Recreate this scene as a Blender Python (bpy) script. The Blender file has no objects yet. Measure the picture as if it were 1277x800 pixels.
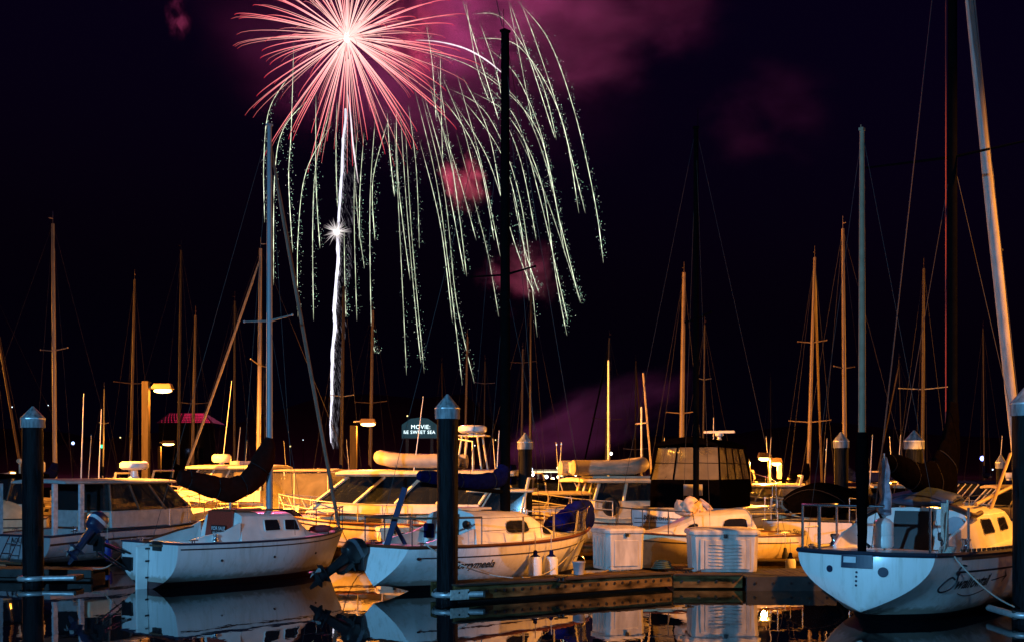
import bpy, bmesh, math, random
from mathutils import Vector, Matrix
random.seed(11)
S = bpy.context.scene
COL = S.collection
R = math.radians
V = Vector

# ------------------------------------------------------------------ camera
F, HZ, CAMZ = 1400.0, 588.0, 2.62          # focal length in photo pixels, horizon row, eye height
def PX(px, d): return (px - 638.5) * d / F
def PZ(py, d): return CAMZ - (py - HZ) * d / F
def DW(py): return F * CAMZ / (py - HZ)    # distance of a point on the water
cam = bpy.data.cameras.new('camera'); cam.sensor_width = 36; cam.lens = F / 1277 * 36
cam.shift_y = (HZ - 400) / 1277; cam.clip_end = 4000; cam.clip_start = .1
co = bpy.data.objects.new('camera', cam); COL.objects.link(co)
co.location = (0, 0, CAMZ); co.rotation_euler = (R(90), 0, 0); S.camera = co

# ------------------------------------------------------------------ night sky
w = bpy.data.worlds.new('World'); S.world = w; w.use_nodes = True
nt = w.node_tree; bgn = nt.nodes['Background']
sky = nt.nodes.new('ShaderNodeTexSky'); sky.sky_type = 'NISHITA'; sky.sun_disc = False
sky.sun_elevation = R(-4); sky.sun_rotation = R(150)
tint = nt.nodes.new('ShaderNodeMix'); tint.data_type = 'RGBA'; tint.blend_type = 'MULTIPLY'
tint.inputs['Factor'].default_value = 1; tint.inputs['B'].default_value = (.30, .04, 1, 1)
glow = nt.nodes.new('ShaderNodeMix'); glow.data_type = 'RGBA'; glow.blend_type = 'ADD'; glow.inputs['Factor'].default_value = 1
glow.inputs['B'].default_value = (.0030, .0013, .0105, 1)          # town glow in the night air
nt.links.new(sky.outputs[0], tint.inputs['A']); nt.links.new(tint.outputs['Result'], glow.inputs['A']); nt.links.new(glow.outputs['Result'], bgn.inputs[0])
bgn.inputs[1].default_value = 0.22

SODIUM = (1.0, .34, .035)
COOL = (.17, .55, 1.0)
def lamp_light(name, loc, watts, col, r=.12, parent=None, kind='POINT'):
    l = bpy.data.lights.new(name, kind); l.energy = watts; l.color = col; l.shadow_soft_size = r
    o = bpy.data.objects.new(name, l); COL.objects.link(o); o.location = loc
    if parent: o.parent = parent
    return o
def aimed(name, loc, to, watts, cone=115, blend=.35, col=SODIUM):
    o = lamp_light(name, loc, watts, col, .14, None, 'SPOT'); o.data.spot_size = R(cone); o.data.spot_blend = blend
    o.rotation_euler = (V(to) - V(loc)).to_track_quat('-Z', 'Y').to_euler(); return o
aimed('quay_light', (-15, -3, 7.5), (-3, 20, 0), 27000, 88, 1, COOL)             # white-blue quay lamps behind the photographer
lamp_light('quay_light', (8, -2.5, 6.2), 2600, COOL, .12)
aimed('dock_light', (24, 12, 22), (5, 27, 0), 95000, 24, .8)                # shielded sodium lamps on the docks left and right of the frame
aimed('dock_light', (-19.5, 33, 9.5), (0, 44, 1), 90000, 68)
aimed('dock_light', (30, 44, 9.0), (4, 48, 4), 12000, 150)
aimed('dock_light', (-36, 56, 9.5), (-5, 56, 5), 15000, 150)

S.view_settings.view_transform = 'Standard'; S.view_settings.look = 'None'
S.view_settings.exposure = 0; S.view_settings.gamma = 1
S.cycles.use_denoising = True
S.cycles.max_bounces = 8; S.cycles.volume_bounces = 0; S.cycles.transparent_max_bounces = 24
S.cycles.volume_max_steps = 128
S.cycles.sample_clamp_indirect = 3

# ------------------------------------------------------------------ materials
MT = {}
def mat(name, col, rough=.5, metal=0, var=.12, scale=6, bump=0, emit=None, estr=0, stretch=(1, 1, 1), coat=0, spec=.5):
    if name in MT: return MT[name]
    m = bpy.data.materials.new(name); m.use_nodes = True; MT[name] = m
    n = m.node_tree.nodes; l = m.node_tree.links; b = n['Principled BSDF']
    b.inputs['Roughness'].default_value = rough; b.inputs['Metallic'].default_value = metal
    b.inputs['Coat Weight'].default_value = coat; b.inputs['Specular IOR Level'].default_value = spec
    tc = n.new('ShaderNodeTexCoord'); mp = n.new('ShaderNodeMapping'); mp.inputs['Scale'].default_value = stretch
    l.new(tc.outputs['Object'], mp.inputs[0])
    nz = n.new('ShaderNodeTexNoise'); nz.inputs['Scale'].default_value = scale; nz.inputs['Detail'].default_value = 5
    l.new(mp.outputs[0], nz.inputs[0])
    rp = n.new('ShaderNodeValToRGB'); rp.color_ramp.elements[0].position = .3; rp.color_ramp.elements[1].position = .7
    rp.color_ramp.elements[0].color = tuple(c * (1 - var) for c in col) + (1,)
    rp.color_ramp.elements[1].color = tuple(min(1, c * (1 + var * .6)) for c in col) + (1,)
    l.new(nz.outputs[0], rp.inputs[0]); l.new(rp.outputs[0], b.inputs['Base Color'])
    if bump:
        bp = n.new('ShaderNodeBump'); bp.inputs['Strength'].default_value = bump; bp.inputs['Distance'].default_value = .02
        l.new(nz.outputs[0], bp.inputs['Height']); l.new(bp.outputs[0], b.inputs['Normal'])
    if emit:
        b.inputs['Emission Color'].default_value = (*emit, 1); b.inputs['Emission Strength'].default_value = estr
        m.cycles.emission_sampling = 'NONE'
    return m

def hull_mat(name, col, boot, bottom, z0=.02, z1=.12, rough=.28):
    """gelcoat above a painted boot stripe and antifouling, with streaky grime"""
    if name in MT: return MT[name]
    m = bpy.data.materials.new(name); m.use_nodes = True; MT[name] = m
    n = m.node_tree.nodes; l = m.node_tree.links; b = n['Principled BSDF']
    tc = n.new('ShaderNodeTexCoord'); sx = n.new('ShaderNodeSeparateXYZ'); l.new(tc.outputs['Object'], sx.inputs[0])
    mp = n.new('ShaderNodeMapping'); mp.inputs['Scale'].default_value = (5, 5, .5); l.new(tc.outputs['Object'], mp.inputs[0])
    nz = n.new('ShaderNodeTexNoise'); nz.inputs['Scale'].default_value = 1.6; nz.inputs['Detail'].default_value = 6
    l.new(mp.outputs[0], nz.inputs[0])
    rp = n.new('ShaderNodeValToRGB'); e = rp.color_ramp.elements
    e[0].position = .32; e[1].position = .5
    e[0].color = (col[0] * .90, col[1] * .885, col[2] * .85, 1); e[1].color = (*col, 1)
    l.new(nz.outputs[0], rp.inputs[0])
    zr = n.new('ShaderNodeValToRGB'); zr.color_ramp.interpolation = 'CONSTANT'
    mr = n.new('ShaderNodeMapRange'); mr.inputs[1].default_value = -1; mr.inputs[2].default_value = 1
    l.new(sx.outputs[2], mr.inputs[0]); l.new(mr.outputs[0], zr.inputs[0])
    ze = zr.color_ramp.elements; ze[0].position = 0; ze[0].color = (*bottom, 1)
    ze[1].position = (z0 + 1) / 2; ze[1].color = (*boot, 1)
    msk = n.new('ShaderNodeMath'); msk.operation = 'GREATER_THAN'; msk.inputs[1].default_value = z1
    l.new(sx.outputs[2], msk.inputs[0])
    mx = n.new('ShaderNodeMix'); mx.data_type = 'RGBA'
    l.new(msk.outputs[0], mx.inputs['Factor']); l.new(zr.outputs[0], mx.inputs['A']); l.new(rp.outputs[0], mx.inputs['B'])
    # waterline scum, rust and scupper streaks, scuffs
    m2 = n.new('ShaderNodeMapping'); m2.inputs['Scale'].default_value = (9, 9, .35); l.new(tc.outputs['Object'], m2.inputs[0])
    n2 = n.new('ShaderNodeTexNoise'); n2.inputs['Scale'].default_value = 1.1; n2.inputs['Detail'].default_value = 8; n2.inputs['Roughness'].default_value = .7; l.new(m2.outputs[0], n2.inputs[0])
    r2 = n.new('ShaderNodeMapRange'); r2.inputs[1].default_value = .54; r2.inputs[2].default_value = .72; l.new(n2.outputs[0], r2.inputs[0])
    n3 = n.new('ShaderNodeTexNoise'); n3.inputs['Scale'].default_value = 7; n3.inputs['Detail'].default_value = 6; l.new(tc.outputs['Object'], n3.inputs[0])
    ws = n.new('ShaderNodeMath'); ws.operation = 'MULTIPLY_ADD'; ws.inputs[1].default_value = .28; l.new(n3.outputs[0], ws.inputs[0]); ws.inputs[2].default_value = z1 - .06
    sc = n.new('ShaderNodeMapRange'); sc.interpolation_type = 'SMOOTHSTEP'; sc.inputs[1].default_value = -.09; sc.inputs[2].default_value = .02; sc.inputs[3].default_value = 0; sc.inputs[4].default_value = .75
    df = n.new('ShaderNodeMath'); df.operation = 'SUBTRACT'; l.new(ws.outputs[0], df.inputs[0]); l.new(sx.outputs[2], df.inputs[1]); l.new(df.outputs[0], sc.inputs[0])
    mxx = n.new('ShaderNodeMath'); mxx.operation = 'MULTIPLY'; mxx.inputs[1].default_value = .38; l.new(r2.outputs[0], mxx.inputs[0])
    mm = n.new('ShaderNodeMath'); mm.operation = 'MAXIMUM'; l.new(mxx.outputs[0], mm.inputs[0]); l.new(sc.outputs[0], mm.inputs[1])
    mg = n.new('ShaderNodeMix'); mg.data_type = 'RGBA'; mg.inputs['B'].default_value = (col[0] * .34, col[1] * .29, col[2] * .21, 1)
    mk = n.new('ShaderNodeMath'); mk.operation = 'MULTIPLY'; l.new(mm.outputs[0], mk.inputs[0]); l.new(msk.outputs[0], mk.inputs[1]); l.new(mk.outputs[0], mg.inputs['Factor']); l.new(mx.outputs['Result'], mg.inputs['A'])
    l.new(mg.outputs['Result'], b.inputs['Base Color'])
    b.inputs['Roughness'].default_value = rough; b.inputs['Coat Weight'].default_value = .25; b.inputs['Coat Roughness'].default_value = .12
    return m

def emit_mat(name, col, strength, attr=False, sampled=False):
    if name in MT: return MT[name]
    m = bpy.data.materials.new(name); m.use_nodes = True; MT[name] = m
    n = m.node_tree.nodes; l = m.node_tree.links; n.remove(n['Principled BSDF'])
    e = n.new('ShaderNodeEmission'); e.inputs[0].default_value = (*col, 1); e.inputs[1].default_value = strength
    if attr:
        a = n.new('ShaderNodeAttribute'); a.attribute_name = 'burn'; l.new(a.outputs['Color'], e.inputs[0])
    l.new(e.outputs[0], n['Material Output'].inputs[0])
    if not sampled: m.cycles.emission_sampling = 'NONE'
    return m

def glass_mat(name, tint=(.02, .025, .03), alpha=.55, rough=.04):
    if name in MT: return MT[name]
    m = bpy.data.materials.new(name); m.use_nodes = True; MT[name] = m
    n = m.node_tree.nodes; l = m.node_tree.links; b = n['Principled BSDF']
    b.inputs['Base Color'].default_value = (*tint, 1); b.inputs['Roughness'].default_value = rough
    t = n.new('ShaderNodeBsdfTransparent'); t.inputs[0].default_value = (.75, .78, .78, 1)
    nz = n.new('ShaderNodeTexNoise'); nz.inputs['Scale'].default_value = 3
    tc = n.new('ShaderNodeTexCoord'); l.new(tc.outputs['Object'], nz.inputs[0])
    bp = n.new('ShaderNodeBump'); bp.inputs['Strength'].default_value = .12; l.new(nz.outputs[0], bp.inputs['Height']); l.new(bp.outputs[0], b.inputs['Normal'])
    mx = n.new('ShaderNodeMixShader'); mx.inputs[0].default_value = alpha
    l.new(t.outputs[0], mx.inputs[1]); l.new(b.outputs[0], mx.inputs[2]); l.new(mx.outputs[0], n['Material Output'].inputs[0])
    return m

white = mat('white_gelcoat', (.78, .77, .73), .32, var=.14, scale=2.5, coat=.2)
offwh = mat('cream_gelcoat', (.70, .63, .46), .4, var=.2, scale=3)
deckm = mat('nonskid_deck', (.62, .62, .58), .6, var=.15, scale=5, bump=.05)
steel = mat('stainless_tube', (.62, .63, .65), .22, 1, var=.08)
alum = mat('bare_aluminium_spar', (.55, .54, .52), .42, .7, var=.12, scale=2)
tanspar = mat('tan_painted_spar', (.36, .30, .23), .45, .1, var=.15, scale=2)
blackspar = mat('black_spar', (.003, .003, .0035), .85, var=.2, spec=0)
wire = mat('rigging_wire', (.05, .046, .044), .6, 0, var=.1, spec=.1)
rope = mat('mooring_rope', (.50, .47, .40), .85, var=.25, scale=40, bump=.4)
wood = mat('varnished_mahogany', (.13, .034, .016), .4, var=.4, scale=5, stretch=(1, 8, 8))
teak = mat('teak_trim', (.11, .055, .03), .55, var=.3, scale=6, stretch=(1, 8, 8))
dockw = mat('weathered_dock_planks', (.105, .068, .026), .9, spec=.05, var=.92, scale=2.2, bump=.3, stretch=(1, 5, 3))
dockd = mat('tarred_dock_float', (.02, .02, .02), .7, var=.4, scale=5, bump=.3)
black = mat('black_plastic', (.01, .01, .012), .4, var=.3)
navy = mat('navy_canvas', (.004, .006, .05), .85, var=.35, scale=9, bump=.3, spec=.0)
maroon = mat('maroon_canvas', (.022, .006, .005), .85, var=.3, scale=8, bump=.3, spec=.03)
blkcanvas = mat('black_canvas', (.002, .0015, .0018), .9, var=.3, scale=8, bump=.3, spec=0)
tancanvas = mat('tan_canvas', (.42, .34, .22), .85, var=.25, scale=7, bump=.4)
darkwin = mat('smoked_acrylic', (.012, .013, .016), .1, var=.2, coat=.5)
glass = glass_mat('window_glass')
def vinyl_mat():
    m = glass_mat('crinkled_clear_vinyl', (.10, .08, .06), .35, .15); n = m.node_tree.nodes; l = m.node_tree.links
    nz = n.new('ShaderNodeTexNoise'); nz.inputs['Scale'].default_value = .8; nz.inputs['Distortion'].default_value = 1.0; nz.inputs['Detail'].default_value = 4
    tc = n.new('ShaderNodeTexCoord'); l.new(tc.outputs['Object'], nz.inputs[0])
    rp = n.new('ShaderNodeValToRGB'); rp.color_ramp.elements[0].position = .3; rp.color_ramp.elements[1].position = .75; l.new(nz.outputs[0], rp.inputs[0])
    rp.color_ramp.elements[0].color = (.04, .04, .04, 1); rp.color_ramp.elements[1].color = (.5, .5, .5, 1)
    tl = n.new('ShaderNodeBsdfTranslucent'); tl.inputs[0].default_value = (.75, .7, .6, 1)
    df = n.new('ShaderNodeBsdfDiffuse'); df.inputs[0].default_value = (.6, .55, .45, 1)
    m1 = n.new('ShaderNodeMixShader'); l.new(tl.outputs[0], m1.inputs[1]); l.new(df.outputs[0], m1.inputs[2]); m1.inputs[0].default_value = .4
    m2 = n.new('ShaderNodeMixShader'); l.new(rp.outputs[0], m2.inputs[0])
    out = n['Material Output']; src = out.inputs[0].links[0].from_socket
    l.new(src, m2.inputs[1]); l.new(m1.outputs[0], m2.inputs[2]); l.new(m2.outputs[0], out.inputs[0]); return m
isin = vinyl_mat()
rubber = mat('black_rubber', (.015, .015, .015), .7, var=.3)
pvcgrey = mat('grey_inflatable_fabric', (.36, .34, .30), .55, var=.15, scale=5)
pilem = mat('tarred_pile_wood', (.0045, .0055, .0075), .6, spec=.08, var=.95, scale=9, bump=.9, stretch=(3, 3, .3))
capm = mat('grey_pile_cap', (.20, .225, .24), .7, var=.65, scale=7, stretch=(2, 2, .5), bump=.2)
galv = mat('galvanised_pipe', (.5, .52, .53), .4, .5, var=.25, scale=8)

# ------------------------------------------------------------------ mesh builder
EACH = {'stanchion', 'window_post', 'canopy_frame', 'stay', 'gudgeon', 'lifeline', 'sail_tie', 'rail_brace', 'wiper', 'pole', 'whisker_pole', 'sheet_winch', 'toe_rail', 'transom_trim', 'cove_stripe', 'instrument', 'radar_mast', 'wooden_strake', 'netting_line', 'exhaust_port', 'drain'}
class MB:
    def __init__(s): s.v = []; s.f = []; s.c = []
    def add(s, vs, fs, col=None):
        o = len(s.v); s.v += [V(p) for p in vs]; s.f += [[i + o for i in f] for f in fs]
        if col is not None: s.c += [col] * len(vs) if not isinstance(col, list) else col
        return s
    def grid(s, rows, closed=False, col=None):
        nr, nc = len(rows), len(rows[0]); fs = []
        for i in range(nr - 1):
            for j in range(nc if closed else nc - 1):
                fs.append([i * nc + j, i * nc + (j + 1) % nc, (i + 1) * nc + (j + 1) % nc, (i + 1) * nc + j])
        return s.add([p for r in rows for p in r], fs, col)
    def loft(s, rows, caps=True):
        n = len(rows[0]); o = len(s.v); s.grid(rows, True)
        if caps: s.f.append([o + i for i in range(n)]); s.f.append([o + (len(rows) - 1) * n + i for i in range(n)])
        return s
    def box(s, c, d, rz=0, tx=1, ty=1):
        """box centred on c with size d; tx, ty shrink the top"""
        M = Matrix.Rotation(rz, 3, 'Z'); c = V(c); vs = []
        for z, a, b in ((-.5, 1, 1), (.5, tx, ty)):
            for x, y in ((-.5, -.5), (.5, -.5), (.5, .5), (-.5, .5)):
                vs.append(c + M @ V((x * d[0] * a, y * d[1] * b, z * d[2])))
        return s.add(vs, [[3, 2, 1, 0], [4, 5, 6, 7], [0, 1, 5, 4], [1, 2, 6, 5], [2, 3, 7, 6], [3, 0, 4, 7]])
    def tube(s, pts, r, n=8, caps=True, col=None, flat=1):
        pts = [V(p) for p in pts]; rows = []; cc = []
        rr = r if isinstance(r, (list, tuple)) else [r] * len(pts)
        for i, p in enumerate(pts):
            t = (pts[min(i + 1, len(pts) - 1)] - pts[max(i - 1, 0)]).normalized()
            u = t.cross(V((0, 0, 1)) if abs(t.z) < .95 else V((0, 1, 0))).normalized(); q = u.cross(t)
            rows.append([p + (u * math.cos(k * 2 * math.pi / n) + q * flat * math.sin(k * 2 * math.pi / n)) * rr[i] for k in range(n)])
            if col: cc += [col[i]] * n
        o = len(s.v); s.grid(rows, True, cc or None)
        if caps: s.f.append([o + i for i in range(n)]); s.f.append([o + (len(rows) - 1) * n + i for i in range(n)])
        return s
    def bar(s, a, b, r, n=8): return s.tube([a, b], r, n)
    def lathe(s, c, prof, n=16, ax='z'):
        c = V(c); rows = []
        for r, h in prof:
            row = []
            for k in range(n):
                x, y = r * math.cos(k * 2 * math.pi / n), r * math.sin(k * 2 * math.pi / n)
                row.append(c + (V((x, y, h)) if ax == 'z' else V((h, x, y)) if ax == 'x' else V((x, h, y))))
            rows.append(row)
        return s.loft(rows)
    def ball(s, c, r, n=12, m=8):
        r = r if isinstance(r, (tuple, list)) else (r, r, r); c = V(c); rows = []
        for i in range(m + 1):
            th = math.pi * (.02 + .96 * i / m)
            rows.append([c + V((r[0] * math.sin(th) * math.cos(k * 2 * math.pi / n), r[1] * math.sin(th) * math.sin(k * 2 * math.pi / n), r[2] * math.cos(th))) for k in range(n)])
        return s.loft(rows)
    def slab(s, poly, off):
        """flat polygon extruded by the vector off"""
        n = len(poly); o = V(off); a = [V(p) for p in poly]
        return s.add(a + [p + o for p in a], [list(range(n))[::-1], list(range(n, 2 * n))] + [[i, (i + 1) % n, n + (i + 1) % n, n + i] for i in range(n)])
    def pieces(s):
        par = list(range(len(s.v)))
        def find(i):
            while par[i] != i: par[i] = par[par[i]]; i = par[i]
            return i
        for f in s.f:
            for j in f[1:]: par[find(f[0])] = find(j)
        gr = {}
        for f in s.f: gr.setdefault(find(f[0]), []).append(f)
        out = []
        for fs in gr.values():
            ids = sorted({i for f in fs for i in f}); mp = {j: i for i, j in enumerate(ids)}; q = MB()
            q.v = [s.v[i] for i in ids]; q.f = [[mp[i] for i in f] for f in fs]; out.append(q)
        return out
    def build(s, name, m, parent=None, smooth=35, bevel=0, loc=None, subd=0):
        if name in EACH and not s.c:
            p = s.pieces()
            if len(p) > 1: return [q.build(name, m, parent, smooth, bevel, loc, subd) for q in p][0]
        me = bpy.data.meshes.new(name); me.from_pydata([tuple(v) for v in s.v], [], s.f)
        if s.c:
            at = me.color_attributes.new('burn', 'FLOAT_COLOR', 'POINT')
            for i, c in enumerate(s.c): at.data[i].color = (*c, 1)
        bm = bmesh.new(); bm.from_mesh(me); bmesh.ops.remove_doubles(bm, verts=bm.verts, dist=1e-5) if not s.c else None
        bmesh.ops.recalc_face_normals(bm, faces=bm.faces); bm.to_mesh(me); bm.free()
        me.materials.append(m)
        if smooth: me.shade_smooth(); me.set_sharp_from_angle(angle=R(smooth))
        o = bpy.data.objects.new(name, me); COL.objects.link(o)
        if parent: o.parent = parent
        if loc is not None: o.location = loc
        if subd: q = o.modifiers.new('subd', 'SUBSURF'); q.levels = q.render_levels = subd
        if bevel: q = o.modifiers.new('bevel', 'BEVEL'); q.width = bevel; q.segments = 2; q.limit_method = 'ANGLE'
        return o

def tag(o, label=None, cat=None, group=None, kind=None):
    if label: o['label'] = label
    if cat: o['category'] = cat
    if group: o['group'] = group
    if kind: o['kind'] = kind
    return o
def thing(name, label, cat, loc=(0, 0, 0), rz=0, group=None):
    o = bpy.data.objects.new(name, None); COL.objects.link(o); o.location = loc; o.rotation_euler = (0, 0, rz)
    o.empty_display_size = .3
    return tag(o, label, cat, group)
def lerp(a, b, t): return a + (b - a) * t
def sst(t): t = max(0, min(1, t)); return t * t * (3 - 2 * t)
def sag(a, b, drop, n=10):
    a, b = V(a), V(b); return [a.lerp(b, i / n) - V((0, 0, drop * 4 * (i / n) * (1 - i / n))) for i in range(n + 1)]

def text_pts(body, size, shear=0, space=1, bold=0):
    """letters as filled outlines: flat vertices and faces"""
    c = bpy.data.curves.new('lettering', 'FONT'); c.body = body; c.size = size; c.shear = shear; c.space_character = space
    c.align_x = 'LEFT'; c.resolution_u = 3; c.offset = bold
    o = bpy.data.objects.new('lettering', c); COL.objects.link(o)
    bpy.context.view_layer.update()
    me = bpy.data.meshes.new_from_object(o.evaluated_get(bpy.context.evaluated_depsgraph_get()))
    vs = [v.co.copy() for v in me.vertices]; fs = [list(p.vertices) for p in me.polygons]
    bpy.data.objects.remove(o); bpy.data.curves.remove(c); bpy.data.meshes.remove(me)
    return vs, fs

# ------------------------------------------------------------------ hulls
class Hull:
    """x forward from the transom, y to port, z up from the waterline"""
    def __init__(s, L, bs, bm, fs, fm, fb, dr=.35, zst=-.1, rb=.7, rs=0, ps=2.2, pm=2.6, pb=1.2, q=2.3, ks=.35, bulge=0):
        s.__dict__.update(locals())
    def half(s, t):
        if t < .45: return s.bs + (s.bm - s.bs) * (1 - (1 - t / .45) ** 2)
        return max(.004, s.bm * (1 - ((t - .45) / .55) ** s.q))
    def sheer(s, t):
        if t < .4: return lerp(s.fs, s.fm, 1 - (1 - t / .4) ** 2)
        return lerp(s.fm, s.fb, ((t - .4) / .6) ** 2)
    def keel(s, t):
        if t < s.ks: return lerp(s.zst, -s.dr, sst(t / s.ks))
        if t > .7: return lerp(-s.dr, -.12, ((t - .7) / .3) ** 2)
        return -s.dr
    def p(s, t): return lerp(s.ps, s.pm, sst(t / (s.ks + .05))) if t < .5 else lerp(s.pm, s.pb, sst((t - .5) / .45))
    def pt(s, t, u, side=1):
        u = max(0, min(1, u)); t = max(0, min(1, t))
        k, h = s.keel(t), s.sheer(t); z = k + (h - k) * u
        x = s.L * t - s.rb * (1 - max(0, z) / h) * max(0, (t - .5) / .5) ** 2 + s.rs * u * max(0, 1 - t / .5) ** 2
        return V((x, side * s.half(t) * (1 - (1 - u) ** s.p(t)), z))
    def at(s, x, z, side=-1, off=.006):
        """point on the topsides at local x and height z, lifted off the surface"""
        t = max(0, min(1, x / s.L))
        for _ in range(6):
            u = (z - s.keel(t)) / (s.sheer(t) - s.keel(t)); t = max(0, min(1, t + (x - s.pt(t, u).x) / s.L))
        u = max(0, min(1, (z - s.keel(t)) / (s.sheer(t) - s.keel(t))))
        p = s.pt(t, u, side); e = .01
        a = s.pt(min(1, t + e), u, side) - s.pt(max(0, t - e), u, side)
        b = s.pt(t, min(1, u + e), side) - s.pt(t, max(0, u - e), side)
        n = a.cross(b).normalized()
        if n.y * side < 0: n = -n
        return p + n * off
    def edge(s, t, side, dz=0, ins=0): p = s.pt(t, 1, side); return V((p.x, p.y - side * ins, p.z + dz))

def build_hull(root, H, hm, dm=deckm, cock=None, cf=.6, well=.5, rubm=black, rub=.022, stripe=None, strm=None, sole=None, transom_mat=None, n=28):
    ts = [i / n for i in range(n + 1)]; us = [i / 14 for i in range(15)]
    m = MB()
    for sd in (-1, 1): m.grid([[H.pt(t, u, sd) for u in us] for t in ts])
    m.build('hull', hm, root, 60)
    tr = MB(); a = [H.pt(0, u, -1) for u in us]; b = [H.pt(0, u, 1) for u in us]
    K_ = 13
    tr.grid([[p.lerp(q, j / (K_ - 1)) - V((H.bulge * (1 - (2 * j / (K_ - 1) - 1) ** 2) * (p - q).length / (2 * H.bs), 0, 0)) for p, q in zip(a, b)] for j in range(K_)])
    if H.bulge:
        e0 = [r for r in [H.edge(0, -1).lerp(H.edge(0, 1), j / 12) - V((H.bulge * (1 - (2 * j / 12 - 1) ** 2), 0, 0)) for j in range(13)]]
        tr.grid([[p, V((a[-1].x, p.y, p.z))] for p in e0])
    tr.build('transom', transom_mat or hm, root)
    dk = MB(); cw = []
    for i in range(n):
        t0, t1 = ts[i], ts[i + 1]
        def row(t):
            p = H.pt(t, 1, 1); cam = .035 * p.y
            return [V((p.x, p.y * f, p.z - .012 + cam * (1 - f * f))) for f in (1, cf, 0, -cf, -1)]
        r0, r1 = row(t0), row(t1); inc = cock and cock[0] <= t0 + 1e-6 and t1 <= cock[1] + 1e-6
        if inc: dk.grid([r0[:2], r1[:2]]); dk.grid([r0[3:], r1[3:]]); cw.append((r0, r1))
        else: dk.grid([r0, r1])
    dk.build('deck', dm, root)
    if cw:
        wl = MB(); dn = V((0, 0, -well))
        for r0, r1 in cw:
            for k in (1, 3): wl.grid([[r0[k], r0[k] + dn], [r1[k], r1[k] + dn]])
            wl.grid([[r0[1] + dn, r0[3] + dn], [r1[1] + dn, r1[3] + dn]])
        for r in (cw[0][0], cw[-1][1]): wl.grid([[r[1], r[1] + dn], [r[3], r[3] + dn]])
        wl.build('cockpit', sole or dm, root)
    rr = MB()
    for sd in (-1, 1): rr.tube([H.edge(t, sd, .004) for t in ts], rub, 6)
    rr.tube([H.edge(0, -1, .004).lerp(H.edge(0, 1, .004), j / 12) - V((H.bulge * (1 - (2 * j / 12 - 1) ** 2), 0, 0)) for j in range(13)], rub, 6)
    rr.build('rub_rail', rubm, root)
    if stripe:
        st = MB()
        for dz0, dz1, xa, xb in stripe:
            for sd in (-1, 1):
                xs = [lerp(xa, xb, i / 40) for i in range(41)]
                st.grid([[H.at(x, H.sheer(x / H.L) + dz, sd, .004) for dz in (dz0, dz1)] for x in xs])
        st.build('cove_stripe', strm or black, root)

def hull_text(root, H, body, size, x0, z0, m, side=-1, shear=.35, name='name_lettering', space=1, bold=0):
    vs, fs = text_pts(body, size, shear, space, bold)
    m2 = MB(); m2.add([H.at(x0 + v.x if side < 0 else x0 - v.x, z0 + v.y, side, .009) for v in vs], fs)
    return m2.build(name, m, root, 0)

class Trunk:
    """coachroof: x0 aft to x1 fore, half widths, height profile"""
    def __init__(s, x0, x1, w0, w1, h0, h1, zb, inw=.84, slope=.9, rake=0):
        s.__dict__.update(locals())
    def w(s, x): return lerp(s.w0, s.w1, (x - s.x0) / (s.x1 - s.x0))
    def h(s, x):
        k = (x - s.x0) / (s.x1 - s.x0); f = (s.x1 - x) / s.slope
        return max(.015, lerp(s.h0, s.h1, k) * (sst(.5 * f) * 2 if f < 1 else 1))
    def side(s, x, u, sd=-1, off=0):
        y = s.w(x) * (1 - (1 - s.inw) * u); return V((x + (s.rake * u if x < s.x0 + .02 else 0), sd * (y + off), s.zb(x) + s.h(x) * u))
    def build(s, root, m, name='cabin'):
        n = 16; xs = [lerp(s.x0, s.x1, i / n) for i in range(n + 1)]; rows = []
        for x in xs:
            r = [s.side(x, -.05, -1), s.side(x, .5, -1), s.side(x, .93, -1)]
            top = s.w(x) * s.inw * .95
            for f in (-.9, -.5, 0, .5, .9): r.append(V((x + (s.rake if x == s.x0 else 0), top * f, s.zb(x) + s.h(x) * (1.0 + .13 * (1 - f * f)))))
            r += [s.side(x, .93, 1), s.side(x, .5, 1), s.side(x, -.05, 1)]
            rows.append(r)
        mb = MB(); mb.loft(rows); o = mb.build(name, m, root, 50, bevel=.02); return o
    def window(s, root, xa, xb, ua, ub, skew=0, sd=-1, fm=None, wm=None, name='window', inset=.1):
        c = [s.side(xa, ua, sd, .008), s.side(xb, ua, sd, .008), s.side(xb - skew, ub, sd, .008), s.side(xa + skew * .3, ub, sd, .008)]
        ctr = sum(c, V()) / 4
        pts = []
        for i in range(4):
            p, a, b = c[i], c[i - 1], c[(i + 1) % 4]
            pts += [p.lerp(a, inset), p.lerp(p.lerp(a, inset).lerp(p.lerp(b, inset), .5), .7), p.lerp(b, inset)]
        pane = MB().slab(pts, (0, sd * .008, 0)).build(name, wm or darkwin, root, 0)
        fr = MB().tube(pts + [pts[0], pts[1]], .014, 6, False).build('frame', fm or alum, pane)
        return pane

def mast_parts(root, x, y, z0, z1, r, m, spr=(), stays=(), name='mast', taper=.65, vane=.5):
    n = 10
    mb = MB().tube([(x, y, lerp(z0, z1, i / n)) for i in range(n + 1)], [r * lerp(1, taper, (i / n) ** 1.5) for i in range(n + 1)], 10)
    mb.box((x, y, z1 + .02), (r * 1.7, r * 1.3, .05)); mb.bar((x - .05, y, z1 + .03), (x - .05, y, z1 + .04 + vane), .008, 5)
    o = mb.build(name, m, root, 50)
    for z, hw, sweep, sm in spr:
        sp = MB()
        for sd in (-1, 1): sp.tube([(x, y, z), (x - sweep, y + sd * hw, z + .06)], [.03, .018], 6); sp.ball((x - sweep, y + sd * hw, z + .06), .035, 6, 4)
        sp.build('spreader', sm or m, root)
    if stays:
        st = MB()
        for a, b, rr in stays: st.tube(sag(a, b, .0, 4), rr, 4)
        st.build('stay', wire, root)
    return o

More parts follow.
